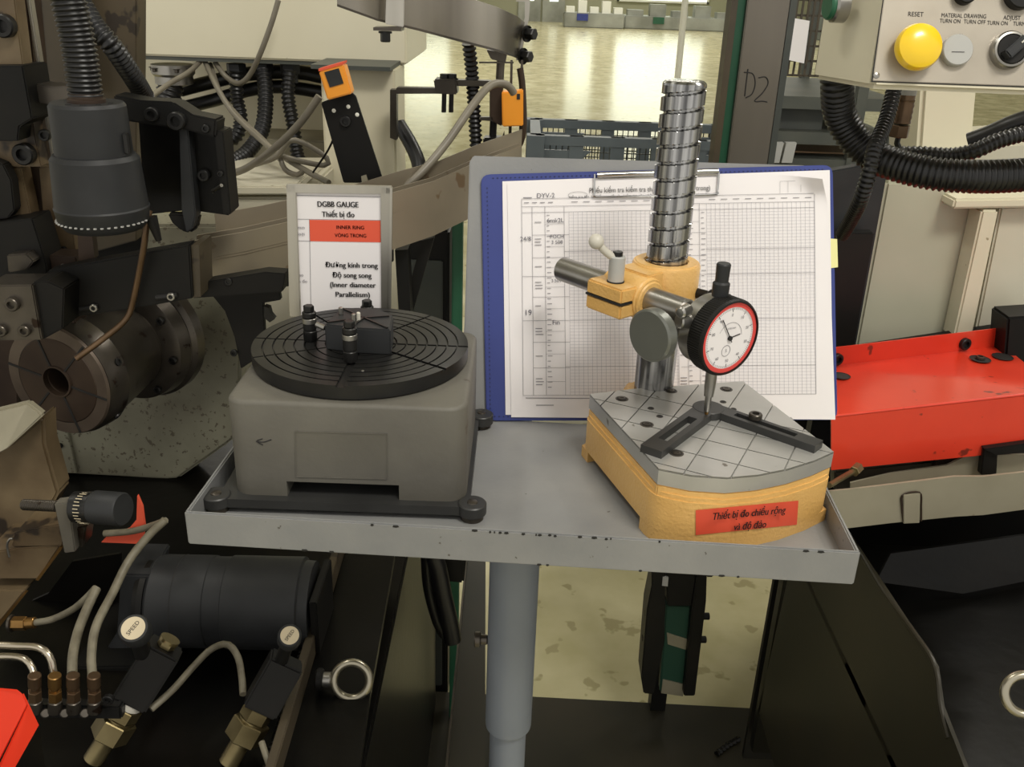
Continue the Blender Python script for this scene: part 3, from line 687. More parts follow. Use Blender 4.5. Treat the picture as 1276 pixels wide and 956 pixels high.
# bracket: column boss + arm boss
zc = 1.142; az = 1.145
aL = h(700, 335, az); aR = h(857, 390, az); ad = (aR-aL).normalized()
cbm = MB().lathe((colc.x, colc.y, zc-.024), Z3, [(0, .017), (0, .025), (.003, .027), (.044, .027), (.047, .0255), (.047, .0168), (.03, .0166)], 48)
side = ad.cross(Z3).normalized()
t0 = (colc-aL).dot(ad); near = aL+ad*t0; near.z = az; colp = Vector((colc.x, colc.y, az))
cbm.bar(colp, near, .032, .036)
bk_ = build('column_clamp', cbm, m_yel, cmpt, bev=.001)
ce1 = near-ad*.030; ce2 = near+ad*.004
out = (near-colp).normalized()
am = MB().cyl(near-ad*.021, near+ad*.021, .0165, bev=.002, seg=40)
am.box(near+out*.013-ad*.002+Z3*.006, (.037, .032, .0115), (ad, out, Z3)); am.box(near+out*.013-ad*.002-Z3*.006, (.037, .032, .0115), (ad, out, Z3))
build('arm_clamp', am, m_yel, cmpt, bev=.0022)
build('clamp_gap', MB().box(near+out*.0132-ad*.002, (.0372, .0322, .0016), (ad, out, Z3)), m_dark, cmpt)
build('cross_arm', MB().cyl(aL, aR, .0100, bev=.0012, seg=44), m_steel, cmpt)
lv = near+out*.0165-ad*.002+Z3*.011
lever = build('clamp_lever_hub', MB().cyl(lv+Z3*.001, lv+Z3*.021, .0062, seg=28, bev=.0008), m_lgrey, cmpt)
build('lever_collar', MB().cyl(lv, lv+Z3*.0015, .0068, seg=24), m_dark, lever); build('lever_screw', MB().cyl(lv+Z3*.02, lv+Z3*.0245, .0038, bev=.0005), m_blk, lever)
lb0 = lv+Z3*.017; lb1 = q(743, 301, lv.y-.004)
build('lever_handle', MB().tube([lb0+(lb1-lb0)*.15, lb0.lerp(lb1, .55)-Z3*.001, lb1], .0030, seg=12, step=.002).ball(lb1, .0058), m_bone, lever)
sc0 = Vector((colc.x+.024, colc.y-.010, zc)); sd_ = Vector((.75, -.66, 0))
build('clamp_screw', MB().cyl(sc0, sc0+sd_*.024, .0042, bev=.001).cyl(sc0+sd_*.012, sc0+sd_*.03, .006, bev=.001), m_blk, cmpt)
# dial indicator
tip = h(880, 517, pz+.006); dn = Vector((.55, -.83, 0)).normalized(); dctr = q(892, 414, tip.y); dside = dn.cross(Z3).normalized()*-1
dial = thing('dial_indicator', 'round dial indicator with red edged white face clamped above the steel table', 'dial gauge', dctr)
dr = .0292
build('case', MB().lathe(dctr-dn*.014, dn, [(0, 0), (0, dr-.005), (.002, dr-.0025), (.015, dr-.0025), (.015, 0)], 64), m_steel, dial)
kn = MB(); vs = []
prf = [(.0008, dr-.004), (.0008, dr), (.013, dr+.0003), (.0150, dr-.0008), (.0156, dr-.0020), (.0140, dr-.0024)]
ks = 200; u, v = orth(dn); N0 = len(prf)
for t, r in prf:
    for k in range(ks):
        rr = r-(.00035 if (k % 2 and r >= dr) else 0); a = 2*math.pi*k/ks; vs.append(dctr+dn*t+(u*math.cos(a)+v*math.sin(a))*rr)
kn.add(vs, [(i*ks+k, i*ks+(k+1) % ks, (i+1)*ks+(k+1) % ks, (i+1)*ks+k) for i in range(N0-1) for k in range(ks)])
build('knurled_bezel', kn, m_blkm, dial, sharp=20)
build('dial_face', MB().cyl(dctr+dn*.011, dctr+dn*.0138, dr-.0022, seg=64), m_paper, dial)
def ring(r0_, r1_, t, seg=64, a0=0, a1=2*math.pi):
    m = MB(); vs = []
    for k in range(seg+1):
        a = a0+(a1-a0)*k/seg; d = Z3*math.cos(a)+dxr*math.sin(a); vs += [dctr+dn*t+d*r0_, dctr+dn*t+d*r1_]
    return m.add(vs, [(2*k, 2*k+1, 2*k+3, 2*k+2) for k in range(seg)])
dxr = Z3.cross(dn).normalized()                       # right as read on the face
if dxr.x < 0: dxr = -dxr
build('red_ring', ring(dr-.0056, dr-.0021, .0141), m_redring, dial)
tk = MB()
for k in range(100):
    a = 2*math.pi*k/100; d = Z3*math.cos(a)+dxr*math.sin(a); s = dn.cross(d)*.00012*(2 if k % 10 == 0 else 1); r_ = dr-.0060; l = .0030 if k % 10 == 0 else .0016
    tk.add([dctr+dn*.0141+d*r_-s, dctr+dn*.0141+d*r_+s, dctr+dn*.0141+d*(r_-l)+s, dctr+dn*.0141+d*(r_-l)-s], [(0, 1, 2, 3)])
build('scale_marks', tk, m_ink, dial)
for k, s in enumerate(['0', '10', '20', '30', '40', '50', '60', '70', '80', '90']):
    a = 2*math.pi*k/10; d = Z3*math.cos(a)+dxr*math.sin(a); text('numeral', s, dctr+dn*.0140+d*(dr-.0115), dxr, Z3, .0032, m_inkg, dial)
text('dial_print', '0.001mm', dctr+dn*.0140+Z3*.0075+dxr*.001, dxr, Z3, .0022, m_inkg, dial)
build('small_arc', ring(.0118, .0121, .0141, 24, -1.1, 1.5), m_inkg, dial)
sub = MB(); c2 = dctr-Z3*.0095-dxr*.002
sub.torus(c2+dn*.0141, dn, .0042, .00015, 28, 6); build('counter_ring', sub, m_inkg, dial)
text('counter_digit', '5', c2+dn*.0140, dxr, Z3, .0035, m_inkg, dial)
ang = math.radians(-32); d = Z3*math.cos(ang)+dxr*math.sin(ang)
build('pointer', MB().bar(dctr+dn*.0148-d*.004, dctr+dn*.0148+d*.0185, .0006, .0004, dn).cyl(dctr+dn*.0141, dctr+dn*.0155, .0018), m_ink, dial)
ang = math.radians(82); d = Z3*math.cos(ang)+dxr*math.sin(ang)
build('tolerance_hand', MB().bar(dctr+dn*.0141-d*.002, dctr+dn*.0141+d*.0105, .0007, .0004, dn), m_steeld, dial)
sx0 = dctr-dn*.0045
build('stem', MB().lathe((tip.x, tip.y, 0), Z3, [(pz+.022, .0030), (pz+.022, .0036), (pz+.030, .0042), (dctr.z-dr*.9, .0045)], 28), m_steel, dial)
build('spindle', MB().lathe((tip.x, tip.y, 0), Z3, [(pz+.0085, .0016), (pz+.010, .0024), (pz+.024, .0026)], 24), m_steel, dial)
build('contact_tip', MB().lathe((tip.x, tip.y, 0), Z3, [(pz+.0062, 0), (pz+.0066, .0014), (pz+.0105, .0021), (pz+.0108, 0)], 20), m_brass, dial)
cp = q(888, 369, dctr.y-.002); 
build('spindle_cap', MB().lathe((dctr.x-.0005, dctr.y, 0), Z3, [(dctr.z+dr-.001, .0060), (dctr.z+dr+.0085, .0063), (dctr.z+dr+.010, .0048), (dctr.z+dr+.0225, .0052), (dctr.z+dr+.0235, .0045), (dctr.z+dr+.0235, 0)], 28), m_plastic, dial)
lg0 = dctr-dn*.006+dxr*-(dr-.006)+Z3*.010
build('mounting_lug', MB().cyl(lg0+dxr*.004, lg0-dxr*.010+Z3*.002, .0052, bev=.001), m_steel, dial)
build('lug_screw', MB().cyl(q(847, 390, lg0.y-.010), q(847, 390, lg0.y-.010)+Vector((.008, .010, 0)), .0042, bev=.0012), m_steel, dial)
# fine feed knob
kc = q(808, 419, .620); kd = Vector((-.74, -.67, 0)).normalized()
knob = build('adjusting_knob', MB().lathe(kc-kd*.010, kd, [(0, 0), (0, .0185), (.0015, .0195), (.0085, .0195), (.010, .018), (.010, 0)], 60), m_knobg, cmpt)
build('knob_shaft', MB().cyl(kc-kd*.010, q(852, 412, .648), .0055, bev=.0006), m_steel, cmpt)
build('knob_link', MB().bar(aR-ad*.012-Z3*.006, q(832, 412, .64), .012, .012), m_steeld, cmpt, bev=.001)
# warning sticker on the cast front: follows the curved skirt
stk = [(867, 636, 995, 624), (867, 667, 993, 654)]
def onskirt(px, py):
    best = None; d = D(px, py); P = lw[n_-8:]
    for a, b in zip(lw, lw[1:]+lw[:1]):
        e_ = (b-a); nn = Vector((e_.y, -e_.x, 0)); den = d.dot(nn)
        if abs(den) < 1e-9: continue
        t = (a-CAM).dot(nn)/den; p = CAM+d*t; s = ((p-a).xy.dot(e_.xy))/e_.xy.length_squared
        if t > 0 and -.001 <= s <= 1.001 and (best is None or t < best[0]): best = (t, p)
    return CAM+d*(best[0]-.0008)
m = MB(); vs = []; NN = 16
for j in (0, 1):
    x0, y0, x1, y1 = stk[j]
    for i in range(NN+1): vs.append(onskirt(x0+(x1-x0)*i/NN, y0+(y1-y0)*i/NN))
m.add(vs, [(i, i+1, NN+2+i, NN+1+i) for i in range(NN)])
sticker = build('label_sticker', m, m_sticker, cmpt)
def skirt_text(s, cx, cy, ex_, slope, size):
    n0_ = len(bpy.data.objects); p0_ = onskirt(cx, cy); p1_ = onskirt(cx+ex_, cy+slope*ex_); p2_ = onskirt(cx-ex_, cy-slope*ex_)
    xd_ = (p1_-p2_).normalized(); nn = xd_.cross(Z3).normalized()
    if nn.y > 0: nn = -nn
    o = text('sticker_lettering', s, p0_+nn*.0009, xd_, Z3, size, m_ink, cmpt, wfit=(p1_-p2_).length, bold=.00018)
    return o
skirt_text('Thiết bị đo chiều rộng', 933, 639, 45, -.095, .0082); skirt_text('và độ đảo', 934, 654.5, 20, -.095, .0082)

# ================================================================== CONVEYOR CHUTE (curved band behind the sign)
cht = thing('conveyor_chute', 'beige metal curved chute running behind the sign towards the grey back plate', 'chute', q(360, 330, 1.05))
upx = [(242, 300, .98), (300, 290, 1.00), (358, 277, 1.03), (420, 262, 1.07), (490, 240, 1.12), (540, 226, 1.17), (590, 204, 1.24), (650, 182, 1.33)]
lox = [(250, 348), (300, 344), (358, 339), (420, 330), (490, 311), (540, 294), (590, 270), (650, 246)]
top_ = [q(a, b, Y) for a, b, Y in upx]; bot_ = [q(a[0], a[1], u[2]) for a, u in zip(lox, upx)]
def band(name, T, B_, t, m, parent, bev=0):
    mb = MB(); n = len(T); off = Vector((0, t, 0)); vs = T+B_+[p+off for p in T]+[p+off for p in B_]
    fs = []
    for i in range(n-1):
        fs += [(i, i+1, n+i+1, n+i), (2*n+i, 2*n+i+1, 3*n+i+1, 3*n+i), (i, i+1, 2*n+i+1, 2*n+i), (n+i, n+i+1, 3*n+i+1, 3*n+i)]
    fs += [(0, n, 3*n, 2*n), (n-1, 2*n-1, 4*n-1, 3*n-1)]
    mb.add(vs, fs); return build(name, mb, m, parent, sharp=50)
band('front_wall', top_, bot_, .003, m_chute, cht)
band('inner_lip', [p+Vector((-.004, .02, .0005)) for p in top_], [p+Vector((-.004, .02, -.012)) for p in top_], .003, m_chute, cht)
bt2 = [p+Vector((0, .075, .012)) for p in top_]; band('rear_wall', bt2, [p-Z3*.05 for p in bt2], .003, m_chute, cht)
tb_ = [p-Z3*.022 for p in top_]; mb = MB(); n = len(tb_); vs = tb_+[p+Vector((0, .078, .0)) for p in tb_]; vs += [p-Z3*.003 for p in vs]
mb.add(vs, [(i, i+1, n+i+1, n+i) for i in range(n-1)]+[(2*n+i, 2*n+i+1, 3*n+i+1, 3*n+i) for i in range(n-1)]); build('chute_floor', mb, m_chute, cht)
sb = [q(a, b, u[2]+.006) for (a, b), u in zip([(250, 344), (300, 340), (358, 335), (420, 327), (490, 309), (540, 292), (590, 268), (650, 244)], upx)]
sb2 = [q(a, b, u[2]+.006) for (a, b), u in zip([(250, 370), (300, 362), (358, 357), (420, 345), (490, 326), (508, 322), (520, 316), (530, 310)], upx)]
band('support_rail', sb[:5], sb2[:5], .006, m_blkm, cht)
# legs under the chute (dark)
build('chute_leg', slab([(492, 312), (508, 311), (514, 440), (500, 440)], 1.16, .03), m_blkm, cht)
build('chute_leg', slab([(525, 300), (541, 296), (500, 440), (488, 440)], 1.19, .03), m_blkm, cht)
dsk = thing('dark_cabinet', 'black machine cabinet low behind the sign and the chute', 'cabinet', q(530, 500, 1.45))
dx0, dx1, dzt = q(486, 350, 1.47).x, q(560, 350, 1.47).x, q(520, 286, 1.47).z
build('carcass', MB().box(((dx0+dx1)/2, 1.57, dzt/2), (dx1-dx0, .2, dzt)), m_blkm, dsk, bev=.004)
build('cabinet_door', MB().box(((dx0+dx1)/2+.004, 1.466, dzt/2), ((dx1-dx0)*.7, .008, dzt-.1)), m_greyobj, dsk, bev=.002)
gp = thing('green_post', 'green painted post behind the chute, left of the back plate', 'post', (q(570, 350, 1.4).x, 1.4, 0))
x = q(570, 350, 1.4).x
build('shaft', MB().box((x, 1.4, .55), (.016, .03, 1.10)), m_green, gp, bev=.002); build('base_plate', MB().box((x, 1.4, .005), (.08, .08, .01)), m_green, gp)

# ================================================================== WHITE CABINET (top left) and things under it
CYW = 1.55
wc = thing('control_cabinet', 'cream electrical cabinet across the top left, over the black hoses', 'cabinet', q(340, 75, CYW))
zb_ = q(340, 75, CYW).z; xa, xb = q(165, 75, CYW).x, q(507, 78, CYW).x
build('carcass', MB().box(((xa+xb)/2, CYW+.16, zb_+.25), (xb-xa, .32, .5)), m_white, wc, bev=.003)
build('bottom_flange', MB().box(((xa+xb)/2, CYW+.02, zb_-.003), (xb-xa-.02, .03, .006)), m_greyobj, wc)
for px in (294, 328, 361):
    P = q(px, 79, CYW+.03); g = build('cable_gland', MB().cyl(P, P-Z3*.016, .016, seg=6, bev=.001).cyl(P-Z3*.016, P-Z3*.03, .012), m_plastic, wc)
P = q(215, 80, CYW+.02)
build('chrome_flange', MB().lathe(P, -Z3, [(0, 0), (0, .034), (.014, .034), (.018, .030), (.03, .030), (.032, .024), (.04, 0)], 40), m_steel, wc)
for k in range(6): bolt(wc, P+Vector((.03*math.cos(k), -.03*abs(math.sin(k+.5)), -.004)), -Z3, .004, .006, m_steeld, 'hex')
def hose(label, pts, r, Y=None, rib=.0012, pitch=.007, m=None, group=None, name='hose', step=None, cat='hose'):
    P = [q(*p) for p in pts]
    return one(name, MB().tube(P, r, seg=12, rib=rib, pitch=pitch, step=step), m or m_hose, label, cat, group, sharp=80)
hose('fat ribbed black hose under the chrome flange at top left', [(214, 92, 1.57), (212, 110, 1.56), (205, 135, 1.55), (185, 165, 1.54)], .020)
hose('black ribbed hose arching down from the leftmost gland', [(294, 88, 1.57), (295, 120, 1.57), (300, 150, 1.56), (292, 172, 1.55), (270, 177, 1.54), (250, 172, 1.53)], .0105)
hose('black hose dropping from the middle gland and curling left', [(328, 88, 1.57), (331, 120, 1.55), (327, 160, 1.52), (308, 190, 1.48), (284, 206, 1.44)], .0115)
hose('black ribbed hose dropping straight from the right gland', [(361, 88, 1.57), (359, 120, 1.56), (365, 155, 1.55), (370, 190, 1.54), (374, 204, 1.53)], .0105)
hose('smooth black pipe running level under the cream cabinet, the upper one', [(225, 112, 1.62), (260, 103, 1.62), (310, 92, 1.62), (370, 90, 1.63), (420, 100, 1.64)], .0115, rib=0, step=.02, name='pipe', cat='pipe')
hose('smooth black pipe running level under the cream cabinet, the lower one', [(225, 135, 1.62), (270, 124, 1.62), (310, 112, 1.62), (350, 108, 1.63), (400, 115, 1.64), (420, 122, 1.64)], .011, rib=0, step=.02, name='pipe', cat='pipe')
cab = [('grey cable looping from the cabinet top over its face', [(347, 0, 1.50), (338, 30, 1.50), (325, 65, 1.50), (312, 92, 1.52), (298, 104, 1.53), (282, 96, 1.55), (268, 78, 1.57)], .0042),
       ('grey cable slanting from the black bracket up to the cabinet', [(186, 122, 1.40), (210, 105, 1.46), (235, 90, 1.52), (250, 76, 1.57)], .0040),
       ('grey cable crossing down right from the cabinet to the tangle', [(256, 78, 1.57), (270, 108, 1.50), (290, 140, 1.45), (318, 168, 1.40), (345, 190, 1.35), (380, 212, 1.30), (410, 228, 1.26)], .0042),
       ('grey cable paired below the crossing cable', [(262, 80, 1.58), (276, 118, 1.52), (300, 148, 1.47), (330, 176, 1.42), (350, 200, 1.36)], .0038),
       ('thick grey cable rising from the chute to the orange sensor on the black arm', [(284, 218, 1.30), (310, 208, 1.28), (345, 182, 1.26), (375, 152, 1.25), (398, 120, 1.25)], .0050),
       ('grey cable loop ending in a tie above the sign', [(318, 205, 1.33), (345, 195, 1.31), (362, 175, 1.30), (385, 182, 1.30), (408, 198, 1.30), (404, 206, 1.30), (370, 200, 1.31), (350, 195, 1.32), (356, 212, 1.31), (372, 218, 1.30), (378, 212, 1.30)], .0038)]
for lb, p_, r in cab: hose(lb, p_, r, rib=0, m=m_cable, name='cable', step=.008, cat='cable', group='loose grey cables under the cream cabinet')
hose('thin black wire hanging from the orange sensor arm', [(413, 128, 1.24), (418, 160, 1.24), (410, 185, 1.25), (390, 215, 1.27)], .0014, rib=0, m=m_blkm, name='wire', step=.01, cat='wire')
hose('long grey cable rising from the sign to the orange sensor at right', [(492, 240, 1.20), (520, 220, 1.21), (555, 180, 1.24), (590, 130, 1.28), (612, 106, 1.31), (632, 106, 1.33), (640, 116, 1.34)], .0055, rib=0, m=m_cable, name='cable', step=.01, cat='cable')
hose('black hose arching behind the cream column, above the sign', [(497, 155, 1.45), (512, 180, 1.43), (522, 205, 1.41), (520, 228, 1.39)], .011, rib=0, step=.01)
# cream column (machine post)
col = thing('cream_column', 'cream square machine column standing below the cabinet, behind the black sensor arm', 'column', (q(455, 150, 1.42).x, 1.5, 0))
x0, x1 = q(398, 150, 1.46).x, q(489, 150, 1.46).x
build('column_body', MB().box(((x0+x1)/2+.005, 1.52, .66), (x1-x0, .12, q(440, 84, 1.46).z*2-1.32)), m_white, col, bev=.003)
build('top_flange', MB().box(((x0+x1)/2, 1.50, q(440, 84, 1.44).z), (x1-x0+.005, .14, .006)), m_greyobj, col)
build('side_bracket', slab([(486, 112), (494, 112), (494, 175), (486, 172)], 1.40, .02), m_steeld, col)
# machine top below the cables
mt = thing('table_housing', 'pale painted machine housing under the cable tangle behind the chute', 'housing', q(300, 260, 1.3))
build('table_plate', MB().prism([q(240, 243, 1.25), q(368, 243, 1.25), q(368, 243, 1.25)+Y3*.22, q(240, 243, 1.25)+Y3*.22], (0, 0, .012)), m_whitep, mt, bev=.002)
build('front_panel', slab([(230, 246), (368, 246), (368, 420), (230, 420)], 1.26, .03), m_whitep, mt, bev=.003)
build('riser', MB().prism([q(284, 222, 1.36), q(400, 222, 1.36), q(400, 246, 1.36), q(284, 246, 1.36)], (0, .1, 0)), m_whitep, mt, bev=.004)
build('riser_slot', slab([(286, 226), (340, 228), (340, 244), (286, 243)], 1.352, .02), m_blkm, mt)
build('rear_ledge', slab([(290, 172), (420, 176), (420, 225), (290, 222)], 1.60, .12), m_trim, mt, bev=.003)
build('rear_wall', slab([(168, 60), (500, 60), (500, 200), (168, 200)], 1.80, .02), m_white, mt)
# black sensor arm with orange sensor
arm = thing('sensor_arm', 'black slanted bracket arm carrying an orange sensor above the sign', 'bracket', q(450, 228, 1.2))
AY = 1.2
build('arm_plate', slab([(400, 128), (436, 113), (443, 120), (478, 228), (428, 228)], AY, .006), m_blkm, arm, bev=.001)
for px, py in ((416, 138), (434, 133), (445, 143)): bolt(arm, q(px, py, AY), -Y3, .0026, .001, m_pole, 'dome', 'rivet')
bolt(arm, q(431, 151, AY), -Y3, .007, .005, m_blk); build('slot_peg', slab([(450, 220), (456, 218), (459, 228), (451, 228)], AY-.003, .004), m_trim, arm)
so = thing('orange_sensor', 'orange box sensor with dark window on top of the black arm', 'sensor', q(416, 105, AY-.02))
build('sensor_body', slab([(397, 89), (428, 80), (438, 117), (408, 125)], AY-.025, .024), m_orange, so, bev=.0015)
build('sensor_window', slab([(404, 90), (422, 85), (428, 104), (411, 109)], AY-.0262, .002), m_plastic, so)
build('sensor_lid', MB().prism([q(397, 89, AY-.025), q(428, 80, AY-.025), q(428, 80, AY-.025)+Y3*.024, q(397, 89, AY-.025)+Y3*.024], (0, 0, .003)), m_papr, so)

# ================================================================== STAINLESS CURVED CHUTE (top middle)
ss = thing('stainless_chute', 'brushed stainless curved chute crossing the top of the picture by the hall floor', 'chute', q(560, 30, 1.3))
T_ = [(420, -40, 1.14), (470, -30, 1.16), (520, -18, 1.20), (580, -4, 1.28), (618, 8, 1.36), (644, 20, 1.44), (657, 30, 1.52)]
B_ = [(420, 6), (470, 24), (520, 36), (580, 52), (618, 62), (640, 69), (649, 73)]
band('outer_wall', [q(a, b, Y) for a, b, Y in T_], [q(c_[0], c_[1], t[2]) for c_, t in zip(B_, T_)], .002, m_stain, ss)
band('bottom_lip', [q(c_[0], c_[1]-1, t[2]-.002) for c_, t in zip(B_, T_)], [q(c_[0], c_[1]+2, t[2]-.002) for c_, t in zip(B_, T_)], .012, m_steeld, ss)
build('joint_strap', slab([(482, -30), (504, -24), (503, 34), (480, 30)], 1.155, .004), m_alu, ss, bev=.001)
build('strap_foot', slab([(465, 34), (500, 34), (500, 39), (465, 38)], 1.150, .03), m_steeld, ss)
bolt(ss, q(480, 39, 1.165), -Z3, .006, .012, m_blk, 'hex')
build('end_bracket', slab([(643, -5), (661, -5), (659, 24), (653, 48), (648, 75), (643, 75), (649, 45), (654, 22), (654, 2), (643, 2)], 1.50, .006), m_alu, ss)
for px, py in ((656, 42), (651, 70)): bolt(ss, q(px, py, 1.497), Vector((.8, -.6, 0)), .009, .016, m_blk, 'hex')
# dark fixture under it
fx = thing('chute_support', 'dark jointed support rods and clamps under the stainless chute', 'support', q(620, 190, 1.40))
fY = 1.42
build('upper_clamp', slab([(606, 62), (632, 66), (630, 78), (612, 74)], fY, .03), m_steeld, fx, bev=.001)
build('support_rod', MB().cyl(q(624, 75, fY+.01), q(620, 150, fY+.01), .006, seg=14), m_steeld, fx)
build('support_rod', MB().cyl(q(615, 150, fY+.01), q(612, 210, fY+.01), .0055, seg=14), m_blk, fx)
for px, w_ in ((632, 3), (645, 3)): build('side_rod', slab([(px+4, 75), (px+4+w_, 75), (px+2+w_, 195), (px+1, 195)], fY+.03, .006), m_steeld, fx)
build('slider_block', slab([(610, 108), (626, 104), (626, 158), (610, 150)], fY-.01, .03), m_brown, fx, bev=.002)
build('peg', slab([(598, 146), (614, 146), (614, 151), (598, 150)], fY-.01, .01), m_steeld, fx); build('peg', slab([(597, 77), (640, 77), (640, 79), (597, 79)], fY+.0, .004), m_steeld, fx)
build('cross_bar', slab([(494, 109), (548, 110), (548, 117), (492, 117)], fY-.02, .02), m_steeld, fx, bev=.001)
build('cross_bar', slab([(542, 99), (612, 101), (612, 108), (544, 107)], fY-.02, .02), m_steeld, fx, bev=.001)
build('clamp_block', slab([(540, 99), (568, 99), (570, 118), (543, 117)], fY-.03, .04), m_steeld, fx, bev=.002)
for px in (554, 563):
    build('long_bolt', MB().cyl(q(px, 96, fY-.01), q(px-1, 140, fY-.01), .0035, seg=12), m_blk, fx); bolt(fx, q(px, 99, fY-.01), Z3, .007, .008, m_blk, 'hex')
build('lower_clamp', slab([(602, 172), (626, 172), (624, 184), (602, 180)], fY-.01, .03), m_blk, fx, bev=.002)
build('side_skirt', slab([(604, 192), (622, 182), (628, 165), (630, 194)], fY+.01, .02), m_brown, fx)
build('inner_cable_guard', MB().tube([q(648, 85, fY+.03), q(651, 110, fY+.03), q(652, 165, fY+.03), q(640, 194, fY+.03)], .005, seg=10, step=.01), m_brown, fx)
hose('black ribbed hose hanging from the stainless chute', [(584, 54, 1.40), (588, 90, 1.41), (591, 140, 1.42), (594, 195, 1.42)], .0088)
so = thing('orange_sensor', 'orange box sensor hanging under the stainless chute at the cable end', 'sensor', q(638, 135, fY-.03))
build('sensor_body', slab([(625, 115), (652, 113), (652, 157), (626, 158)], fY-.03, .028), m_orange, so, bev=.0015)
build('sensor_notch', slab([(644, 117), (648, 117), (648, 124), (644, 124)], fY-.0312, .002), m_plastic, so)
build('cable_socket', MB().cyl(q(638, 116, fY-.016), q(638, 110, fY-.016), .005, seg=16), m_steel, so)

# ================================================================== LEFT MACHINE
lm = thing('slide_unit', 'oil-stained upright slide plates of the machine at the left edge', 'machine', q(50, 500, 1.0))
def P_(name, pts, Y, t, m, par=None, bev=.0012): return build(name, slab(pts, Y, t), m, par or lm, bev=bev)
P_('rear_plate', [(26, -20), (170, -20), (170, 300), (60, 330)], 1.12, .03, m_olive)
P_('brown_panel', [(50, -20), (100, -20), (112, 120), (62, 118)], 1.09, .02, m_olive)
P_('cover_plate', [(-20, -20), (16, -20), (29, 82), (-20, 82)], .95, .02, m_tan)
P_('channel', [(14, -20), (32, -20), (54, 205), (70, 330), (44, 330), (34, 208)], .99, .03, m_brown)
P_('guide_rail', [(29, -20), (34, -20), (53, 101), (48, 101)], .975, .01, m_alu); P_('guide_rail', [(53, 133), (58, 133), (69, 205), (64, 205)], .975, .01, m_alu)
P_('clamp_block', [(40, 104), (66, 108), (96, 107), (98, 118), (66, 131), (42, 128)], .95, .03, m_steeld)
P_('dark_block', [(-20, 82), (28, 82), (40, 148), (24, 158), (22, 176), (-20, 176)], .93, .05, m_blkm)
P_('lower_plate', [(-20, 150), (40, 150), (52, 208), (-20, 208)], .955, .02, m_tan)
P_('lower_cover', [(-20, 208), (26, 208), (46, 304), (-20, 304)], .962, .02, m_tan)
P_('amber_plate', [(48, 208), (72, 208), (90, 285), (95, 322), (58, 322)], .98, .02, m_tan)
P_('rounded_cover', [(-20, 195), (4, 205), (14, 225), (18, 262), (10, 272), (-20, 276)], .94, .015, m_blkm)
P_('lower_block', [(-20, 280), (40, 272), (58, 330), (60, 360), (-20, 360)], .93, .04, m_blkm)
P_('slide_jaw', [(8, 318), (32, 316), (42, 326), (34, 336), (10, 340)], .915, .02, m_steeld)
P_('fixture_block', [(-20, 356), (40, 355), (52, 424), (-20, 425)], .86, .04, m_steeld)
P_('fixture_side', [(40, 352), (58, 350), (80, 360), (78, 410), (52, 424)], .865, .05, m_blkm)
for px, py, Y, r, m in ((8, 32, .95, .011, m_blk), (33, 191, .955, .011, m_blk), (3, 411, .86, .006, m_steeld), (32, 411, .86, .006, m_steeld), (20, 234, .962, .003, m_blk), (80, 311, .98, .004, m_blk), (79, 332, .94, .003, m_steel), (17, 378, .86, .007, m_steeld), (57, 168, .96, .006, m_blk)):
    bolt(lm, q(px, py, Y), -Y3, r, r*.9, m)
P_('rear_cover', [(-40, 400), (22, 400), (22, 540), (-40, 540)], 1.14, .015, m_brown)
P_('joint_plate', [(40, 318), (94, 320), (97, 332), (92, 430), (58, 430)], .94, .03, m_brown)
# cross rail
rl = thing('cross_rail', 'black slotted crossbar in front of the spindle chuck on the left', 'bar', q(150, 350, .90))
build('rail_plate', slab([(58, 338), (96, 330), (180, 315), (236, 305), (240, 372), (165, 385), (60, 400)], .90, .02), m_blkm, rl, bev=.0015)
build('rail_foot', slab([(238, 306), (248, 305), (250, 370), (240, 371)], .905, .04), m_olive, rl)
build('rail_extension', slab([(240, 354), (330, 339), (356, 341), (352, 364), (240, 372)], .93, .02), m_blkm, rl, bev=.001)
for x0, x1, y in ((97, 126, 384), (192, 224, 370)):
    build('slot', MB().tube([q(x0+3, y+1, .8995), q(x1-3, y-2, .8995)], .003, seg=10, step=.004), m_dark, rl)
bolt(rl, q(118, 383, .899), -Y3, .0042, .004, m_steel); bolt(rl, q(214, 369, .899), -Y3, .0042, .004, m_steel); bolt(rl, q(252, 357, .93), -Y3, .004, .002, m_blk); bolt(rl, q(285, 351, .93), -Y3, .004, .002, m_blk)
build('rail_hanger', slab([(96, 275), (113, 276), (118, 322), (98, 328)], .93, .01), m_brown, rl)
# spindle chuck
cz = q(72, 475, .93); k0 = cz; k1 = h(175, 420, cz.z); sa = (k1-k0).normalized(); SL = .20
ck = thing('spindle_chuck', 'oily round spindle chuck with brown segmented jaws at the left', 'chuck', k0)
build('chuck_body', MB().lathe(k0, sa, [(0, .030), (0, .042), (.004, .0645), (.012, .068), (.03, .069), (.034, .066), (.11, .054), (.112, .05), (.118, .05), (.118, .0)], 72), m_steeld, ck)
build('chuck_face', MB().lathe(k0-sa*.0008, sa, [(.006, .016), (0, .018), (0, .0495), (.001, .0505), (.003, .0505)], 72), m_brown, ck)
build('face_ring', MB().lathe(k0-sa*.0004, sa, [(0, .0505), (0, .0635), (.003, .0650)], 72), m_facering, ck)
build('bore_sleeve', MB().lathe(k0-sa*.003, sa, [(.03, .0165), (0, .0165), (0, .0185), (.004, .0195)], 48), m_brown, ck)
build('bore_end', MB().cyl(k0+sa*.028, k0+sa*.03, .019), m_dark, ck)
u, v = orth(sa)
for k in range(6):
    a = math.radians(k*60+12); d = u*math.cos(a)+v*math.sin(a)
    build('jaw_slot', MB().bar(k0-sa*.0012+d*.018, k0-sa*.0012+d*.063, .0022, .0012, sa), m_dark, ck)
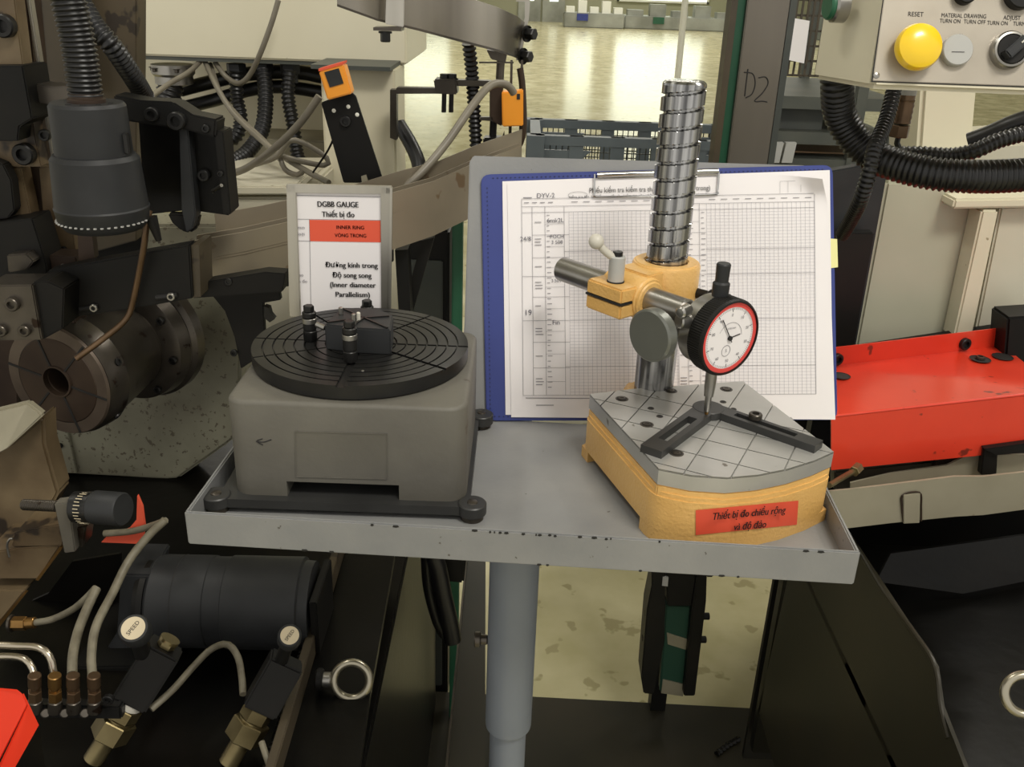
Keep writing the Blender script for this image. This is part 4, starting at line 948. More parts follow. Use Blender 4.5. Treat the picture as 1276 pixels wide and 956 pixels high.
for k in range(6):
    a = math.radians(k*60+40); d = u*math.cos(a)+v*math.sin(a)
    bolt(ck, k0+sa*.022+d*.0685, d, .0045, .002, m_blk)
build('spindle_flange', MB().lathe(k0+sa*.118, sa, [(0, .0), (0, .062), (.004, .073), (.022, .076), (.026, .074), (.03, .080), (.045, .080), (.045, 0)], 72), m_steeld, ck)
for k in range(8):
    a = math.radians(k*45+10); d = u*math.cos(a)+v*math.sin(a); bolt(ck, k0+sa*.118+d*.066, -sa, .005, .004, m_blk)
cpipe = one('copper_pipe', MB().tube([q(186, 262, .89), q(182, 285, .885), q(178, 315, .885), q(165, 378, .89), q(155, 400, .885), q(125, 425, .87), q(95, 447, .86)], .0032, seg=12, step=.006), m_copper, 'bent copper coolant pipe curving down to the chuck face', 'pipe', sharp=80)
build_n = thing('pipe_nozzle', 'small dark tapered nozzle beside the copper pipe under the black head', 'nozzle', q(192, 285, .88))
build('nozzle_body', MB().cyl(q(188, 270, .88), q(198, 300, .88), .006, .003, seg=14), m_blkm, build_n); build('nozzle_tip', MB().cyl(q(198, 300, .88), q(199, 303, .88), .0015, seg=10), m_steeld, build_n)
# spindle housing behind
sh = thing('spindle_housing', 'splashed pale machine casting behind the spindle chuck', 'housing', q(180, 590, 1.16))
build('casting', slab([(40, 280), (300, 280), (300, 540), (284, 553), (222, 597), (205, 598), (100, 592), (60, 590), (40, 540)], 1.17, .07), m_castp, sh, bev=.004)
build('seam_cover', slab([(58, 530), (83, 532), (96, 590), (72, 590)], 1.164, .01), m_castp, sh, bev=.001)
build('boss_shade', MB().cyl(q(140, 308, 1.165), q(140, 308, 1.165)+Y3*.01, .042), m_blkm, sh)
for px, py, r in ((75, 555, .004), (305, 371, .003)): bolt(sh, q(px, py, 1.163), -Y3, r, .003, m_blk)
sb3 = thing('side_bracket', 'dark curved plate bracket between the chuck and the round table gauge', 'bracket', q(310, 400, .98))
build('plate', slab([(262, 366), (300, 360), (346, 352), (350, 374), (328, 378), (330, 420), (330, 440), (300, 460), (292, 420), (280, 388)], .97, .008), m_blkm, sb3, bev=.001)
build('hook', slab([(329, 382), (335, 384), (337, 392), (342, 398), (336, 402), (329, 396)], .968, .01), m_blk, sb3); bolt(sb3, q(292, 439, .968), -Y3, .004, .004, m_blk)
# black sensor head with its hose
hy = .86
hb = q(130, 275, hy); hb.y = hy; ax = Vector((hb.x, hy, 0))
def zz_(py, Y=hy): return q(130, py, Y).z
hd = thing('motor_head', 'round stepped black motor head with a ribbed hose entering its top', 'motor', (ax.x, hy, zz_(282)))
z1, z2, z3, z4 = zz_(128, hy-.0), zz_(192), zz_(255), zz_(283)
rr1, rr2 = .0330, .0390
build('upper_body', MB().lathe((ax.x, hy, 0), Z3, [(z2-.002, rr1+.001), (z1-.003, rr1), (z1, rr1-.002), (z1, 0)], 56), m_plastic, hd)
build('lower_body', MB().lathe((ax.x, hy, 0), Z3, [(z3, rr2+.0025), (z2-.004, rr2), (z2, rr2-.003), (z2+.0005, rr1)], 56), m_plastic, hd)
build('bottom_cap', MB().lathe((ax.x, hy, 0), Z3, [(z4, 0), (z4, rr2-.004), (z4+.006, rr2+.001), (z3-.0015, rr2+.0035), (z3, rr2+.0025)], 56), m_plastic, hd)
for k in range(22):
    a = math.pi+math.pi*(k+.5)/22; build('vent_dot', MB().box((ax.x+(rr2+.002)*math.cos(a), hy+(rr2+.002)*math.sin(a), z4+.0085), (.0022, .0022, .0012)), m_lgrey, hd)
build('latch', MB().box((ax.x+rr1+.002, hy-.008, z2+.012), (.005, .006, .018)), m_blk, hd, bev=.0008)
build('hose_socket', MB().lathe((ax.x, hy, z1), Z3, [(0, .0165), (.003, .0165), (.004, .0145), (.008, .0145), (.008, 0)], 36), m_brown, hd)
for k in range(4):
    a = -.2-k*.55; build('vent_slot', MB().box((ax.x+.024*math.cos(a), hy+.024*math.sin(a), z1+.0003), (.004, .002, .0008)), m_dark, hd)
one('hose', MB().tube([(ax.x, hy, z1+.006), (ax.x, hy, z1+.05), (ax.x-.004, hy, z1+.1), (ax.x-.01, hy+.005, z1+.18)], .0142, seg=20, rib=.0010, pitch=.0042), m_hose, 'thick ribbed black hose rising from the motor head out of frame', 'hose', sharp=80)
hose('ribbed black hose crossing behind the motor head hose', [(80, -20, .97), (102, 6, .96), (120, 35, .95), (140, 58, .95), (165, 95, .98), (180, 120, 1.02)], .0092, pitch=.0048)
hose('dark ribbed hose at the left edge of the cream cabinet', [(160, -20, 1.15), (158, 30, 1.15), (155, 62, 1.16), (152, 105, 1.18)], .0110)
# black bracket plates beside the head
bb = thing('black_bracket', 'black bolted bracket plates beside the round motor head', 'bracket', q(230, 260, .95))
build('top_arm', slab([(140, 118), (175, 125), (215, 127), (240, 143), (270, 149), (268, 172), (230, 162), (150, 150)], .93, .03), m_blkm, bb, bev=.002)
build('main_plate', slab([(172, 150), (262, 160), (280, 162), (288, 262), (286, 269), (235, 262), (180, 268)], .95, .02), m_blkg, bb, bev=.0015)
build('edge_plate', slab([(266, 162), (278, 164), (288, 266), (278, 268)], .935, .03), m_blkm, bb, bev=.001)
build('cross_rib', slab([(223, 160), (234, 160), (244, 268), (240, 285), (232, 290), (226, 262)], .935, .018), m_plastic, bb, bev=.001)
build('lower_lobe', slab([(208, 266), (248, 268), (244, 286), (236, 291), (225, 288), (214, 278)], .945, .012), m_blkm, bb, bev=.002)
for px, py, Y, r in ((222, 150, .93, .009), (257, 160, .93, .004), (255, 218, .948, .006), (191, 142, .93, .007), (275, 216, .934, .003)): bolt(bb, q(px, py, Y), -Y3, r, r, m_blk)
build('pin', MB().cyl(q(265, 238, .945), q(276, 231, .93), .0018), m_steel, bb)
build('small_knob', MB().cyl(q(106, 285, .90), q(118, 287, .88), .006, bev=.001), m_steeld, bb)

# ================================================================== LOWER LEFT MACHINE BED
BZ = .68
bd = thing('machine_bed', 'black oily machine bed with raised edge bar at the lower left', 'machine bed', (-.6, .9, 0))
xe = -.205
build('bed_block', MB().box(((-1.3+xe)/2, .93, BZ/2), (xe+1.3, 1.0, BZ)), m_blkg, bd, bev=.004)
e0, e1 = h(418, 700, .712), h(342, 956, .712); dv = (e0-e1).normalized()
build('edge_bar', MB().bar(e1-dv*.15, e0+dv*.05, .009, .026), m_olive, bd, bev=.001)
build('weld_bead', MB().tube([e1-dv*.1+Vector((-.010, 0, -.012)), e0+Vector((-.010, 0, -.012))], .004, seg=8, rib=.0006, pitch=.006), m_blkg, bd)
sp0 = h(486, 690, .66); sp1 = h(447, 956, .66)
build('side_flange', MB().prism([h(432, 690, .70), h(492, 690, .70), h(462, 860, .70), h(448, 956, .70), h(352, 956, .70)], (0, 0, -.01)), m_blkg, bd)
build('outer_skirt', MB().box((-.155, .93, .33), (.05, 1.0, .66)), m_blkg, bd, bev=.003)
eb = thing('lifting_eyebolt', 'shiny lifting eyebolt on the black bed edge at lower left', 'eyebolt', h(415, 850, .70))
ec = q(438, 848, h(430, 850, .712).y); ebn = Vector((.05, -.9, .42)).normalized()
build('ring', MB().torus(ec, ebn, .0178, .0041, 48, 16), m_eye, eb)
build('shank', MB().cyl(ec-X3*.020, ec-X3*.030, .0075, bev=.001), m_steel, eb); build('boss', MB().cyl(ec-X3*.028, ec-X3*.036, .011, bev=.002), m_blkm, eb)
# big black cylinder
c0_, c1_ = h(196, 748, BZ+.055), h(392, 752, BZ+.055); ca = (c1_-c0_).normalized(); crr = .0495
hcyl = thing('hydraulic_cylinder', 'large black banded cylinder lying on the machine bed', 'cylinder', (c0_+c1_)/2-Z3*.055)
LL = (c1_-c0_).length
build('barrel', MB().lathe(c0_, ca, [(0, 0), (0, crr-.004), (.004, crr), (LL*.36, crr), (LL*.365, crr-.0012), (LL*.47, crr-.0012), (LL*.475, crr+.0004), (LL*.93, crr+.0004), (LL*.94, crr-.003), (LL, crr-.004), (LL, 0)], 72), m_plastic, hcyl)
build('thin_seam', MB().torus(c0_+ca*LL*.17, ca, crr, .0005, 64, 6), m_dark, hcyl)
build('end_cap', MB().lathe(c0_-ca*.012, ca, [(0, 0), (0, crr-.006), (.006, crr-.002), (.012, crr-.002)], 64), m_blkm, hcyl)
build('end_flange', MB().box(c1_+ca*.008-Z3*.004, (.008, .080, .070)), m_blkm, hcyl, bev=.001)
fb = [(150, 716), (188, 717), (180, 770), (200, 800), (206, 832), (118, 832), (145, 790)]
Yf = c0_.y-.02
build('mount_block', slab(fb, Yf, .06), m_plastic, hcyl, bev=.002)
build('mount_plate', slab([(88, 832), (210, 830), (205, 856), (85, 856)], Yf-.03, .12), m_blkm, hcyl, bev=.002)
# castings at left
lc = thing('lower_casting', 'stained casting block with pale upper face at the lower left edge', 'casting', q(30, 650, .83))
build('upper_block', MB().prism([q(-20, 560, .83), q(-20, 515, .83), q(34, 502, .83), q(54, 518, .83), q(8, 560, .80), q(-20, 575, .80)], (0, .010, 0)), m_trim, lc, bev=.002)
build('stained_side', slab([(-20, 572), (14, 552), (54, 518), (56, 555), (73, 615), (60, 640), (-20, 690)], .845, .03), m_tan, lc, bev=.003)
for nm, a in (('way_block', [(-20, 690), (16, 684), (76, 680), (48, 722), (-20, 722)]), ('way_block', [(-20, 735), (32, 736), (-2, 778), (-20, 780)]), ('way_block', [(18, 664), (84, 652), (78, 681), (14, 682)])):
    b_ = build(nm, slab(a, .79, .06), m_tan, lc, bev=.0015)
build('way_edge', slab([(74, 682), (78, 683), (48, 724), (44, 723)], .788, .004), m_brass, lc); build('way_edge', slab([(30, 738), (33, 739), (-1, 782), (-6, 781)], .788, .004), m_brass, lc)
build('wire_hook', MB().tube([q(12, 694, .785), q(9, 680, .785), q(12, 672, .785), q(16, 671, .785)], .0012, seg=8, step=.003), m_steel, lc)
build('dark_recess', slab([(-20, 776), (60, 740), (90, 700), (150, 690), (150, 830), (-20, 830)], .88, .004), m_blkg, lc)
# micrometer knob
mk_ = thing('micrometer_dial', 'black graduated adjusting dial on a threaded rod below the casting', 'dial', q(110, 632, .76))
mY = .76; a0 = q(118, 632, mY); adx = (q(168, 636, mY-.01)-a0).normalized()
build('thread_rod', MB().tube([q(30, 629, mY+.01), q(72, 631, mY)], .0052, seg=14, rib=.0004, pitch=.0022), m_steeld, mk_)
build('bracket_block', slab([(67, 628), (86, 626), (94, 688), (80, 690)], mY-.005, .012), m_bkt, mk_, bev=.001)
build('bracket_foot', slab([(85, 660), (108, 655), (104, 682), (88, 684)], mY+.004, .02), m_steeld, mk_, bev=.001)
gr = MB().cyl(q(92, 632, mY), a0, .0150, seg=40, bev=.0008); build('graduated_collar', gr, m_blk, mk_)
pu, pv = orth(adx); P0 = q(94, 632, mY)
for k in range(28):
    a = 2*math.pi*k/28; d = pu*math.cos(a)+pv*math.sin(a)
    build('graduation', MB().bar(P0+adx*.009+d*.0151, P0+adx*(.016 if k % 2 else .0145)+d*.0151, .0007, .0003, d), m_cream, mk_)
build('knob', MB().lathe(a0, adx, [(0, 0), (0, .0155), (.001, .0162), (.030, .0162), (.032, .0150), (.032, 0)], 48), m_plastic, mk_)
rh = one('red_guard', MB().prism([q(*p, .82) for p in [(171, 618), (177, 632), (180, 655), (178, 678), (126, 676), (134, 668), (160, 660), (170, 648)]], (0, .004, 0)), m_papr, 'small red curved guard behind the graduated dial', 'guard')
tubes = [('long grey braided tube arching from the left of the bed to a fitting, rightmost', [(206, 648, .80), (185, 668, .79), (160, 700, .77), (140, 740, .74), (120, 780, .70), (114, 815, .67), (115, 842, .65)], .0042),
         ('short dark-flecked braided tube ending by the red guard', [(206, 649, .801), (190, 655, .81), (165, 662, .815), (130, 665, .82)], .0036),
         ('grey braided tube from the hidden union down to the third fitting', [(120, 734, .75), (110, 755, .73), (98, 785, .70), (91, 815, .67), (90, 840, .65)], .0045),
         ('grey braided tube reaching left to a brass nut', [(119, 733, .75), (108, 745, .75), (90, 760, .755), (65, 772, .76), (44, 776, .76)], .0036),
         ('thin grey tube looping behind the needle valve', [(188, 884, .66), (215, 860, .68), (240, 832, .71), (262, 810, .73), (283, 803, .73), (296, 818, .72), (301, 842, .70), (303, 866, .68)], .0034)]
for lb, p_, r in tubes: hose(lb, p_, r, rib=0, m=m_tube, name='braided_tube', step=.006, cat='tube', group='grey braided tubes at lower left')
for lb, p_ in (('bright bent metal pipe at the left edge, upper one', [(-20, 803, .66), (20, 805, .66), (48, 807, .655), (62, 818, .65), (67, 838, .645)]), ('bright bent metal pipe at the left edge, lower one', [(-20, 819, .66), (10, 818, .66), (30, 821, .655), (40, 832, .65), (43, 844, .645)])):
    hose(lb, p_, .0032, rib=0, m=m_pipe, name='metal_pipe', step=.006, cat='pipe', group='bright pipes at the left edge')
nt = thing('brass_union', 'brass nut and dark union at the end of the left braided tube', 'fitting', q(28, 776, .76))
build('nut', MB().cyl(q(16, 777, .76), q(33, 777, .76), .0072, seg=6, bev=.0006), m_brass, nt); build('collar', MB().cyl(q(33, 777, .76), q(44, 776, .76), .0058, seg=20, bev=.0006), m_brass, nt)
build('flange', MB().cyl(q(13, 777, .76), q(16, 777, .76), .0088, seg=24), m_steeld, nt)
# manifold with four fittings
mf = thing('lubrication_manifold', 'dark manifold block carrying four tube fittings at lower left', 'manifold', q(90, 880, .64))
build('block', slab([(34, 880), (150, 882), (152, 898), (36, 896)], .638, .012), m_blk, mf, bev=.002)
for k, (px, m) in enumerate(((44, m_copper), (69, m_brass), (92, m_copper), (118, m_copper))):
    b0 = q(px, 886, .636); t0 = q(px-1, 840, .636); L = (t0-b0).length; d = (t0-b0).normalized()
    f = build('fitting', MB().lathe(b0, d, [(0, 0), (0, .0062), (L*.28, .0062), (L*.3, .005)], 20), m_steeld, mf)
    build('hex_nut', MB().cyl(b0+d*L*.30, b0+d*L*.56, .0060, seg=6, bev=.0005), m, f); build('neck', MB().cyl(b0+d*L*.56, b0+d*L*.66, .0038, seg=16), m, f)
    build('top_nut', MB().cyl(b0+d*L*.66, b0+d*L*.97, .0056, seg=18, bev=.0008), m, f)
for px in (57, 81, 106): build('plug', MB().cyl(q(px, 889, .637), q(px, 889, .632), .0042, bev=.0008), m_steeld, mf)
bolt(mf, q(136, 870, .634), -Y3, .005, .004, m_blk); 
# needle valves
def valve(name, label, top, cap, bodyA, bodyB, capr, Y, nut_m, tape, fit):
    t = thing(name, label, 'valve', q(*bodyB, Y))
    c_ = q(*cap, Y-.03); nd = Vector((.10, -.55, .82)).normalized(); base = q(*top, Y)
    nd = ((c_-base).normalized()+Vector((0, -.35, .15))).normalized()
    build('cap_knob', MB().lathe(c_-nd*.011, nd, [(0, 0), (-.006, capr*.62), (-.003, capr*1.06), (.009, capr*1.06), (.011, capr*.97), (.0112, capr*.84), (.0104, 0)], 40), m_plastic, t)
    build('stem', MB().cyl(c_-nd*.012, base, capr*.62, bev=.001), m_blk, t)
    dsc = build('cap_print', MB().cyl(c_-nd*.0006, c_+nd*.0004, capr*.82, seg=40), m_cream, t)
    xd_ = (RT-nd*RT.dot(nd)).normalized(); yd_ = nd.cross(xd_)
    text('cap_lettering', 'SPEED', c_+nd*.0004, xd_*.5+yd_*.86, yd_*.5-xd_*.86, capr*.42, m_ink, t)
    build('spindle_nut', MB().lathe(c_-nd*.011, -nd, [(0, capr*.5), (.004, capr*.42), (.005, capr*.62), (.010, capr*.62), (.0105, capr*.45), (.02, capr*.5)], 24), m_blk, t)
    A, B = q(*bodyA, Y), q(*bodyB, Y-.02); 
    build('valve_body', MB().bar(A, B, .033, .030, Vector((.3, -.8, .5))), m_blkm, t, bev=.002)
    d = (B-A).normalized(); L0 = B
    if tape: build('white_tape', MB().cyl(B, B+d*.007, .0125, seg=24, bev=.0008), m_bone, t); L0 = B+d*.007
    build('hex_adapter', MB().cyl(L0, L0+d*.012, .0150, seg=6, bev=.0008), nut_m, t)
    build('adapter_ring', MB().cyl(L0+d*.012, L0+d*.014, .0140, seg=24), nut_m, t)
    build('hex_union', MB().cyl(L0+d*.014, L0+d*.034, .0180, seg=6, bev=.001), nut_m, t)
    build('tube_end', MB().cyl(L0+d*.034, L0+d*.06, .0095, seg=20, bev=.001), nut_m, t)
    if fit: build('top_fitting', MB().cyl(A, A-d*.006, .0085, seg=6, bev=.0005).cyl(A-d*.006, A-d*.009, .0095, seg=24), m_obrass, t)
    return t
valve('needle_valve', 'black valve with cream topped knob and white thread tape, the left one', (186, 838), (166, 783), (206, 806), (164, 872), .0125, .68, m_obrass, True, True)
valve('needle_valve', 'black valve with cream topped knob and brass union, the right one', (346, 836), (361, 792), (358, 822), (324, 882), .0100, .69, m_obrass, False, False)
# red corner guard bottom left
rg_ = thing('red_guard', 'bright red sheet guard in the bottom left corner', 'guard', q(10, 930, .55))
build('top_face', MB().prism([q(-20, 857, .60), q(22, 861, .60), q(28, 866, .59), q(34, 880, .575), q(-8, 962, .52), q(-20, 985, .52)], (0, 0, .0015)), m_redm, rg_, bev=.0005)
build('front_face', MB().prism([q(28, 866, .59), q(47, 906, .57), q(12, 968, .51), q(-8, 968, .52), q(34, 880, .575)], (0, .002, 0)), m_redm, rg_)
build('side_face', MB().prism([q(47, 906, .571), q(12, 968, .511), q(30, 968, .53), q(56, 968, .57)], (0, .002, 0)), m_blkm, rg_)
one('loose_cable', MB().tube([q(326, 925, .64), q(331, 940, .63), q(338, 960, .62)], .003, seg=10, step=.006), m_tube, 'short pale tube end beside the brass union at the bottom', 'tube')

# ================================================================== UNDER THE TRAY
cb_ = thing('cable_bundle', 'black cable bundle hanging under the tray left of the post', 'cable', q(545, 740, 1.05))
build('cable', MB().tube([q(536, 680, 1.0), q(545, 705, 1.0), q(552, 740, 1.0), q(560, 775, 1.0), q(564, 798, 1.0)], .012, seg=12, step=.01), m_hose, cb_)
build('cable', MB().tube([q(532, 680, 1.02), q(535, 730, 1.02), q(545, 770, 1.02), q(555, 790, 1.02)], .009, seg=12, step=.01), m_hose, cb_)
build('junction_block', slab([(538, 680), (582, 684), (578, 728), (556, 726), (540, 712)], 1.03, .05), m_blkm, cb_, bev=.003)
one('floor_cable', MB().tube([h(562, 738, .02), h(540, 770, .015), h(528, 790, .01), h(516, 840, .01)], .008, seg=10, step=.03), m_hose, 'thin black cable running along the floor left of the post', 'cable')
sb_ = thing('floor_rail', 'olive sheet metal rail running under the tray beside the post', 'rail', h(580, 820, .3))
build('top_web', MB().prism([h(583, 680, .50), h(603, 680, .50), h(601, 990, .50), h(553, 990, .50)], (0, 0, -.004)), m_sheet, sb_)
build('left_lip', MB().prism([h(582, 680, .50), h(584, 680, .50), h(555, 990, .50), h(552, 990, .50)], (0, 0, .008)), m_steeld, sb_)
a_, b_2 = h(601, 990, .50), h(603, 680, .50)
build('right_web', MB().prism([a_, b_2, b_2-Z3*.08, a_-Z3*.08], (.003, 0, 0)), m_sheet, sb_)
dp = thing('base_plinth', 'dark steel plinth crossing the floor below the tray', 'plinth', h(800, 930, .03))
a_ = h(610, 866, .04); b_2 = h(950, 884, .04)
build('plinth_top', MB().prism([h(470, 858, .04), h(960, 884, .04), h(1000, 1010, .04), h(470, 1010, .04)], (0, 0, -.04)), m_sheet, dp)
build('weld_line', MB().tube([h(893, 940, .043), h(905, 930, .043), h(922, 920, .043)], .005, seg=6, rib=.001, pitch=.01), m_blkg, dp)
# green belt unit
gu = thing('belt_unit', 'black belt frame with green belt standing on the pale floor below the tray', 'conveyor', q(840, 860, 1.35))
gY = 1.35
def g_(name, pts, Y=gY, t=.05, m=m_blkm): return build(name, slab(pts, Y, t), m, gu, bev=.002)
g_('left_rail', [(812, 560), (832, 560), (828, 800), (815, 866), (802, 865), (799, 845), (806, 760), (812, 730)])
g_('right_rail', [(872, 560), (886, 560), (880, 750), (866, 868), (852, 868), (862, 760), (868, 720)])
g_('head_block', [(822, 560), (880, 560), (876, 708), (868, 712), (866, 756), (832, 756), (830, 708)], gY+.01, .06)
g_('top_tab', [(816, 560), (889, 560), (889, 720), (880, 720), (880, 712), (816, 708)], gY+.012, .02)
bl = g_('belt', [(830, 754), (868, 756), (852, 866), (822, 862)], gY+.02, .02, m_belt)
for a in ([(831, 789), (860, 798), (858, 811), (832, 803)], [(826, 847), (852, 853), (851, 868), (824, 864)]): build('belt_joint', slab(a, gY+.018, .004), m_trim, bl)
build('window_slot', slab([(826, 719), (833, 720), (832, 731), (825, 730)], gY-.001, .004), m_lgrey, gu)
for px, py in ((803, 764), (800, 795), (884, 768), (880, 797)):
    s = 1 if px < 840 else -1; build('cross_pin', MB().cyl(q(px, py, gY+.02), q(px+s*9, py, gY+.02), .0065, seg=14, bev=.001), m_blkm, gu)
pz0 = q(840, 866, gY).z
build('stand_leg', MB().box((q(840, 700, gY+.09).x, gY+.09, .5), (.03, .03, 1.0)), m_blkm, gu)

# ================================================================== RIGHT MACHINE
XR = .43
rs = thing('right_bed', 'dark sheet metal machine side below the tray on the right', 'machine bed', (.7, 1.0, 0))
A0 = qx(1040, 640, XR); w1 = qx(985, 706, XR); w2 = qx(945, 885, XR); w3 = qx(975, 990, XR); w4 = qx(1215, 990, XR); w5 = qx(1172, 880, XR); w6 = qx(1165, 830, XR); w7 = qx(1073, 690, XR); w8 = qx(1040, 640, XR); w9 = qx(990, 640, XR)
build('side_sheet', MB().prism([w9, w1, w2, w3, w4, w5, w6, w7, w8], (.004, 0, 0)), m_sheet, rs)
edge = [w8, w7, qx(1100, 735, XR), qx(1140, 790, XR), w6, w5, qx(1182, 920, XR)]
build('rolled_edge', MB().tube(edge, .0030, seg=10, step=.01), m_sheet, rs)
build('trough_floor', MB().box((XR+.45, .85, w6.z-.16), (.9, 1.0, .01)), m_blkg, rs)
build('trough_back', MB().box((XR+.45, 1.2, .5), (.9, .02, .65)), m_blkg, rs)
zr_ = q(1100, 452, 1.32).z; build('rear_block', MB().box((1.12, 1.55, zr_/2), (.86, .42, zr_)), m_blkg, rs, bev=.004)
build('trough_fold', MB().prism([q(1092, 725, 1.0), q(1110, 690, 1.05), q(1300, 664, 1.1), q(1300, 720, 1.1), q(1200, 740, 1.05)], (0, .004, 0)), m_blkg, rs)
build('far_end_sheet', MB().box((XR+.3, 1.235, .42), (.6, .01, .6)), m_blkm, rs)
build('corner_weld', MB().tube([q(1000, 800, 1.165), q(1004, 812, 1.16), q(1006, 830, 1.15), q(1016, 880, 1.1), q(1030, 960, 1.0)], .006, seg=8, rib=.0008, pitch=.012), m_blkg, rs)
eb = thing('lifting_eyebolt', 'shiny lifting eyebolt cut off by the right edge of the picture', 'eyebolt', q(1300, 872, .62))
build('ring', MB().torus(q(1278, 866, .62), Vector((-.2, -.85, .45)), .0165, .0040, 48, 16), m_eye, eb); build('shank', MB().cyl(q(1278, 866, .62)+X3*.015, q(1278, 866, .62)+X3*.03, .006, bev=.001), m_steel, eb)
# beige gutter
gt = thing('sheet_gutter', 'bent beige sheet metal gutter below the red tray at right', 'gutter', q(1150, 640, .95))
build('front_lip', slab([(1028, 613), (1060, 610), (1110, 604), (1190, 594), (1226, 594), (1300, 586), (1300, 632), (1225, 642), (1190, 644), (1110, 652), (1060, 658), (1030, 660)], .93, .003), m_trim, gt)
build('rear_lip', slab([(1060, 602), (1110, 590), (1180, 580), (1205, 568), (1300, 566), (1300, 590), (1226, 596), (1060, 612)], .99, .003), m_trim, gt)
build('gutter_floor', MB().prism([q(1030, 640, .932), q(1300, 610, .932), q(1300, 610, .99), q(1050, 632, .99)], (0, 0, -.003)), m_trim, gt)
build('folded_tab', slab([(1126, 617), (1147, 615), (1146, 652), (1126, 653)], .9265, .003), m_trim, gt, bev=.0006)
build('tab_slot', MB().tube([q(1126, 650, .9285), q(1124, 632, .9285), q(1125, 617, .9285), q(1146, 614, .9285), q(1148, 632, .9285), q(1148, 650, .9285)], .0011, seg=6, step=.004), m_brown, gt)
build('stray_bolt', MB().cyl(q(1033, 605, .90), q(1066, 586, .95), .0034, seg=14), m_obrass, gt); build('bolt_head', MB().cyl(q(1064, 588, .945), q(1070, 582, .955), .0065, seg=6, bev=.0006), m_obrass, gt)
# red tray
rt = thing('red_cover', 'red painted sheet metal cover with round holes at the right', 'cover', q(1150, 560, 1.0))
RY0 = .98
f0, f1, f2, f3 = q(1036, 519, RY0), q(1300, 489, RY0), q(1300, 560, RY0), q(1036, 586, RY0)
build('front_face', MB().prism([f0, f1, f2, f3], (0, .003, 0)), m_red, rt)
zt_ = f0.z; b0 = h(1036, 456, zt_); b1 = h(1250, 431, zt_+.004); b1b = h(1300, 470, zt_+.004)
tp = MB().prism([f0, f1, b1b, b1, b0], (0, 0, -.002)); build('top_face', tp, m_red, rt)
build('back_flange', MB().prism([b0, b1, b1+Z3*.028, b0+Z3*.026], (0, .002, 0)), m_red, rt)
rbk = MB().tube([f0+Vector((0, .001, -.0005)), f1+Vector((0, .001, -.0005))], .0018, seg=8, step=.05); build('fold_edge', rbk, m_red, rt)
for px, py, rx in ((1221, 449, .013), (1249, 446, .013), (1048, 470, .011)):
    P = h(px, py, zt_+(.0035 if px > 1100 else .0005)); tx = (f1-f0).normalized()
    build('round_hole', MB().lathe(P+Z3*.0016, Z3, [(0, 0), (0, rx), (.0004, rx), (.0005, rx*1.06)], 28), m_dark, rt)
bolt(rt, h(1221, 449, zt_+.0035)+Z3*.002, Z3, .006, .004, m_steeld)
fn_ = (b1-b0).cross(Z3).normalized(); fn_ = -fn_ if fn_.y > 0 else fn_
bolt(rt, onp(1201, 428, b0, fn_), fn_, .0085, .006, m_blk); bolt(rt, onp(1042, 447, b0, fn_), fn_, .008, .006, m_blk)
um = thing('under_frame', 'dark stained angle frame under the red cover at right', 'frame', q(1150, 600, 1.02))
build('frame_bar', slab([(1040, 588), (1300, 560), (1300, 600), (1040, 612)], 1.03, .02), m_steeld, um, bev=.002)
build('angle_post', slab([(1226, 560), (1244, 556), (1242, 592), (1222, 592)], .975, .01), m_blkm, um, bev=.001); build('angle_top', slab([(1226, 560), (1300, 550), (1300, 562), (1240, 568)], .97, .01), m_blkm, um, bev=.001)
build('rusty_block', slab([(1165, 575), (1222, 568), (1222, 590), (1170, 598)], 1.0, .02), m_brown, um, bev=.002)
# black gap machine between board and pale machine
dm = thing('dark_enclosure', 'charcoal sheet enclosure right behind the clipboard', 'enclosure', q(1070, 300, 1.25))
build('side_panel', slab([(1020, 216), (1108, 200), (1104, 226), (1064, 446), (1060, 470), (1020, 470)], 1.27, .02), m_plastic, dm, bev=.002)
build('lower_panel', slab([(1020, 290), (1090, 290), (1062, 446), (1058, 620), (980, 620)], 1.235, .02), m_blkm, dm, bev=.002)
# cream machine right
rm = thing('cream_machine', 'cream machine cover with raised rim behind the red cover', 'machine', q(1180, 420, 1.12))
build('sloped_cover', slab([(1105, 226), (1196, 226), (1196, 246), (1222, 262), (1188, 430), (1064, 444)], 1.30, .05), m_creamshade, rm, bev=.004)
build('door_frame', slab([(1224, 262), (1245, 262), (1212, 418), (1188, 424)], 1.26, .04), m_white, rm, bev=.003)
build('door_panel', slab([(1247, 258), (1320, 254), (1320, 424), (1214, 422)], 1.285, .05), m_whitep, rm, bev=.003)
build('top_ledge', MB().prism([q(1190, 248, 1.26), q(1320, 246, 1.26), q(1320, 246, 1.26)+Y3*.25, q(1190, 248, 1.26)+Y3*.25], (0, 0, -.014)), m_white, rm, bev=.003)
build('rear_shelf', slab([(1160, 186), (1320, 176), (1320, 205), (1160, 215)], 1.6, .2), m_whitep, rm, bev=.003)
build('black_base', slab([(1040, 444), (1255, 412), (1255, 440), (1040, 470)], 1.25, .03), m_blkm, rm)
build('dark_foot', slab([(1256, 396), (1320, 392), (1320, 480), (1252, 450)], 1.19, .05), m_blkm, rm, bev=.003)
# pillar of the control box
pl = thing('panel_column', 'cream tapered column carrying the push-button box', 'column', q(1170, 180, 1.15))
build('column_shaft', slab([(1152, 70), (1222, 70), (1208, 225), (1141, 225)], 1.36, .08), m_white, pl, bev=.006)
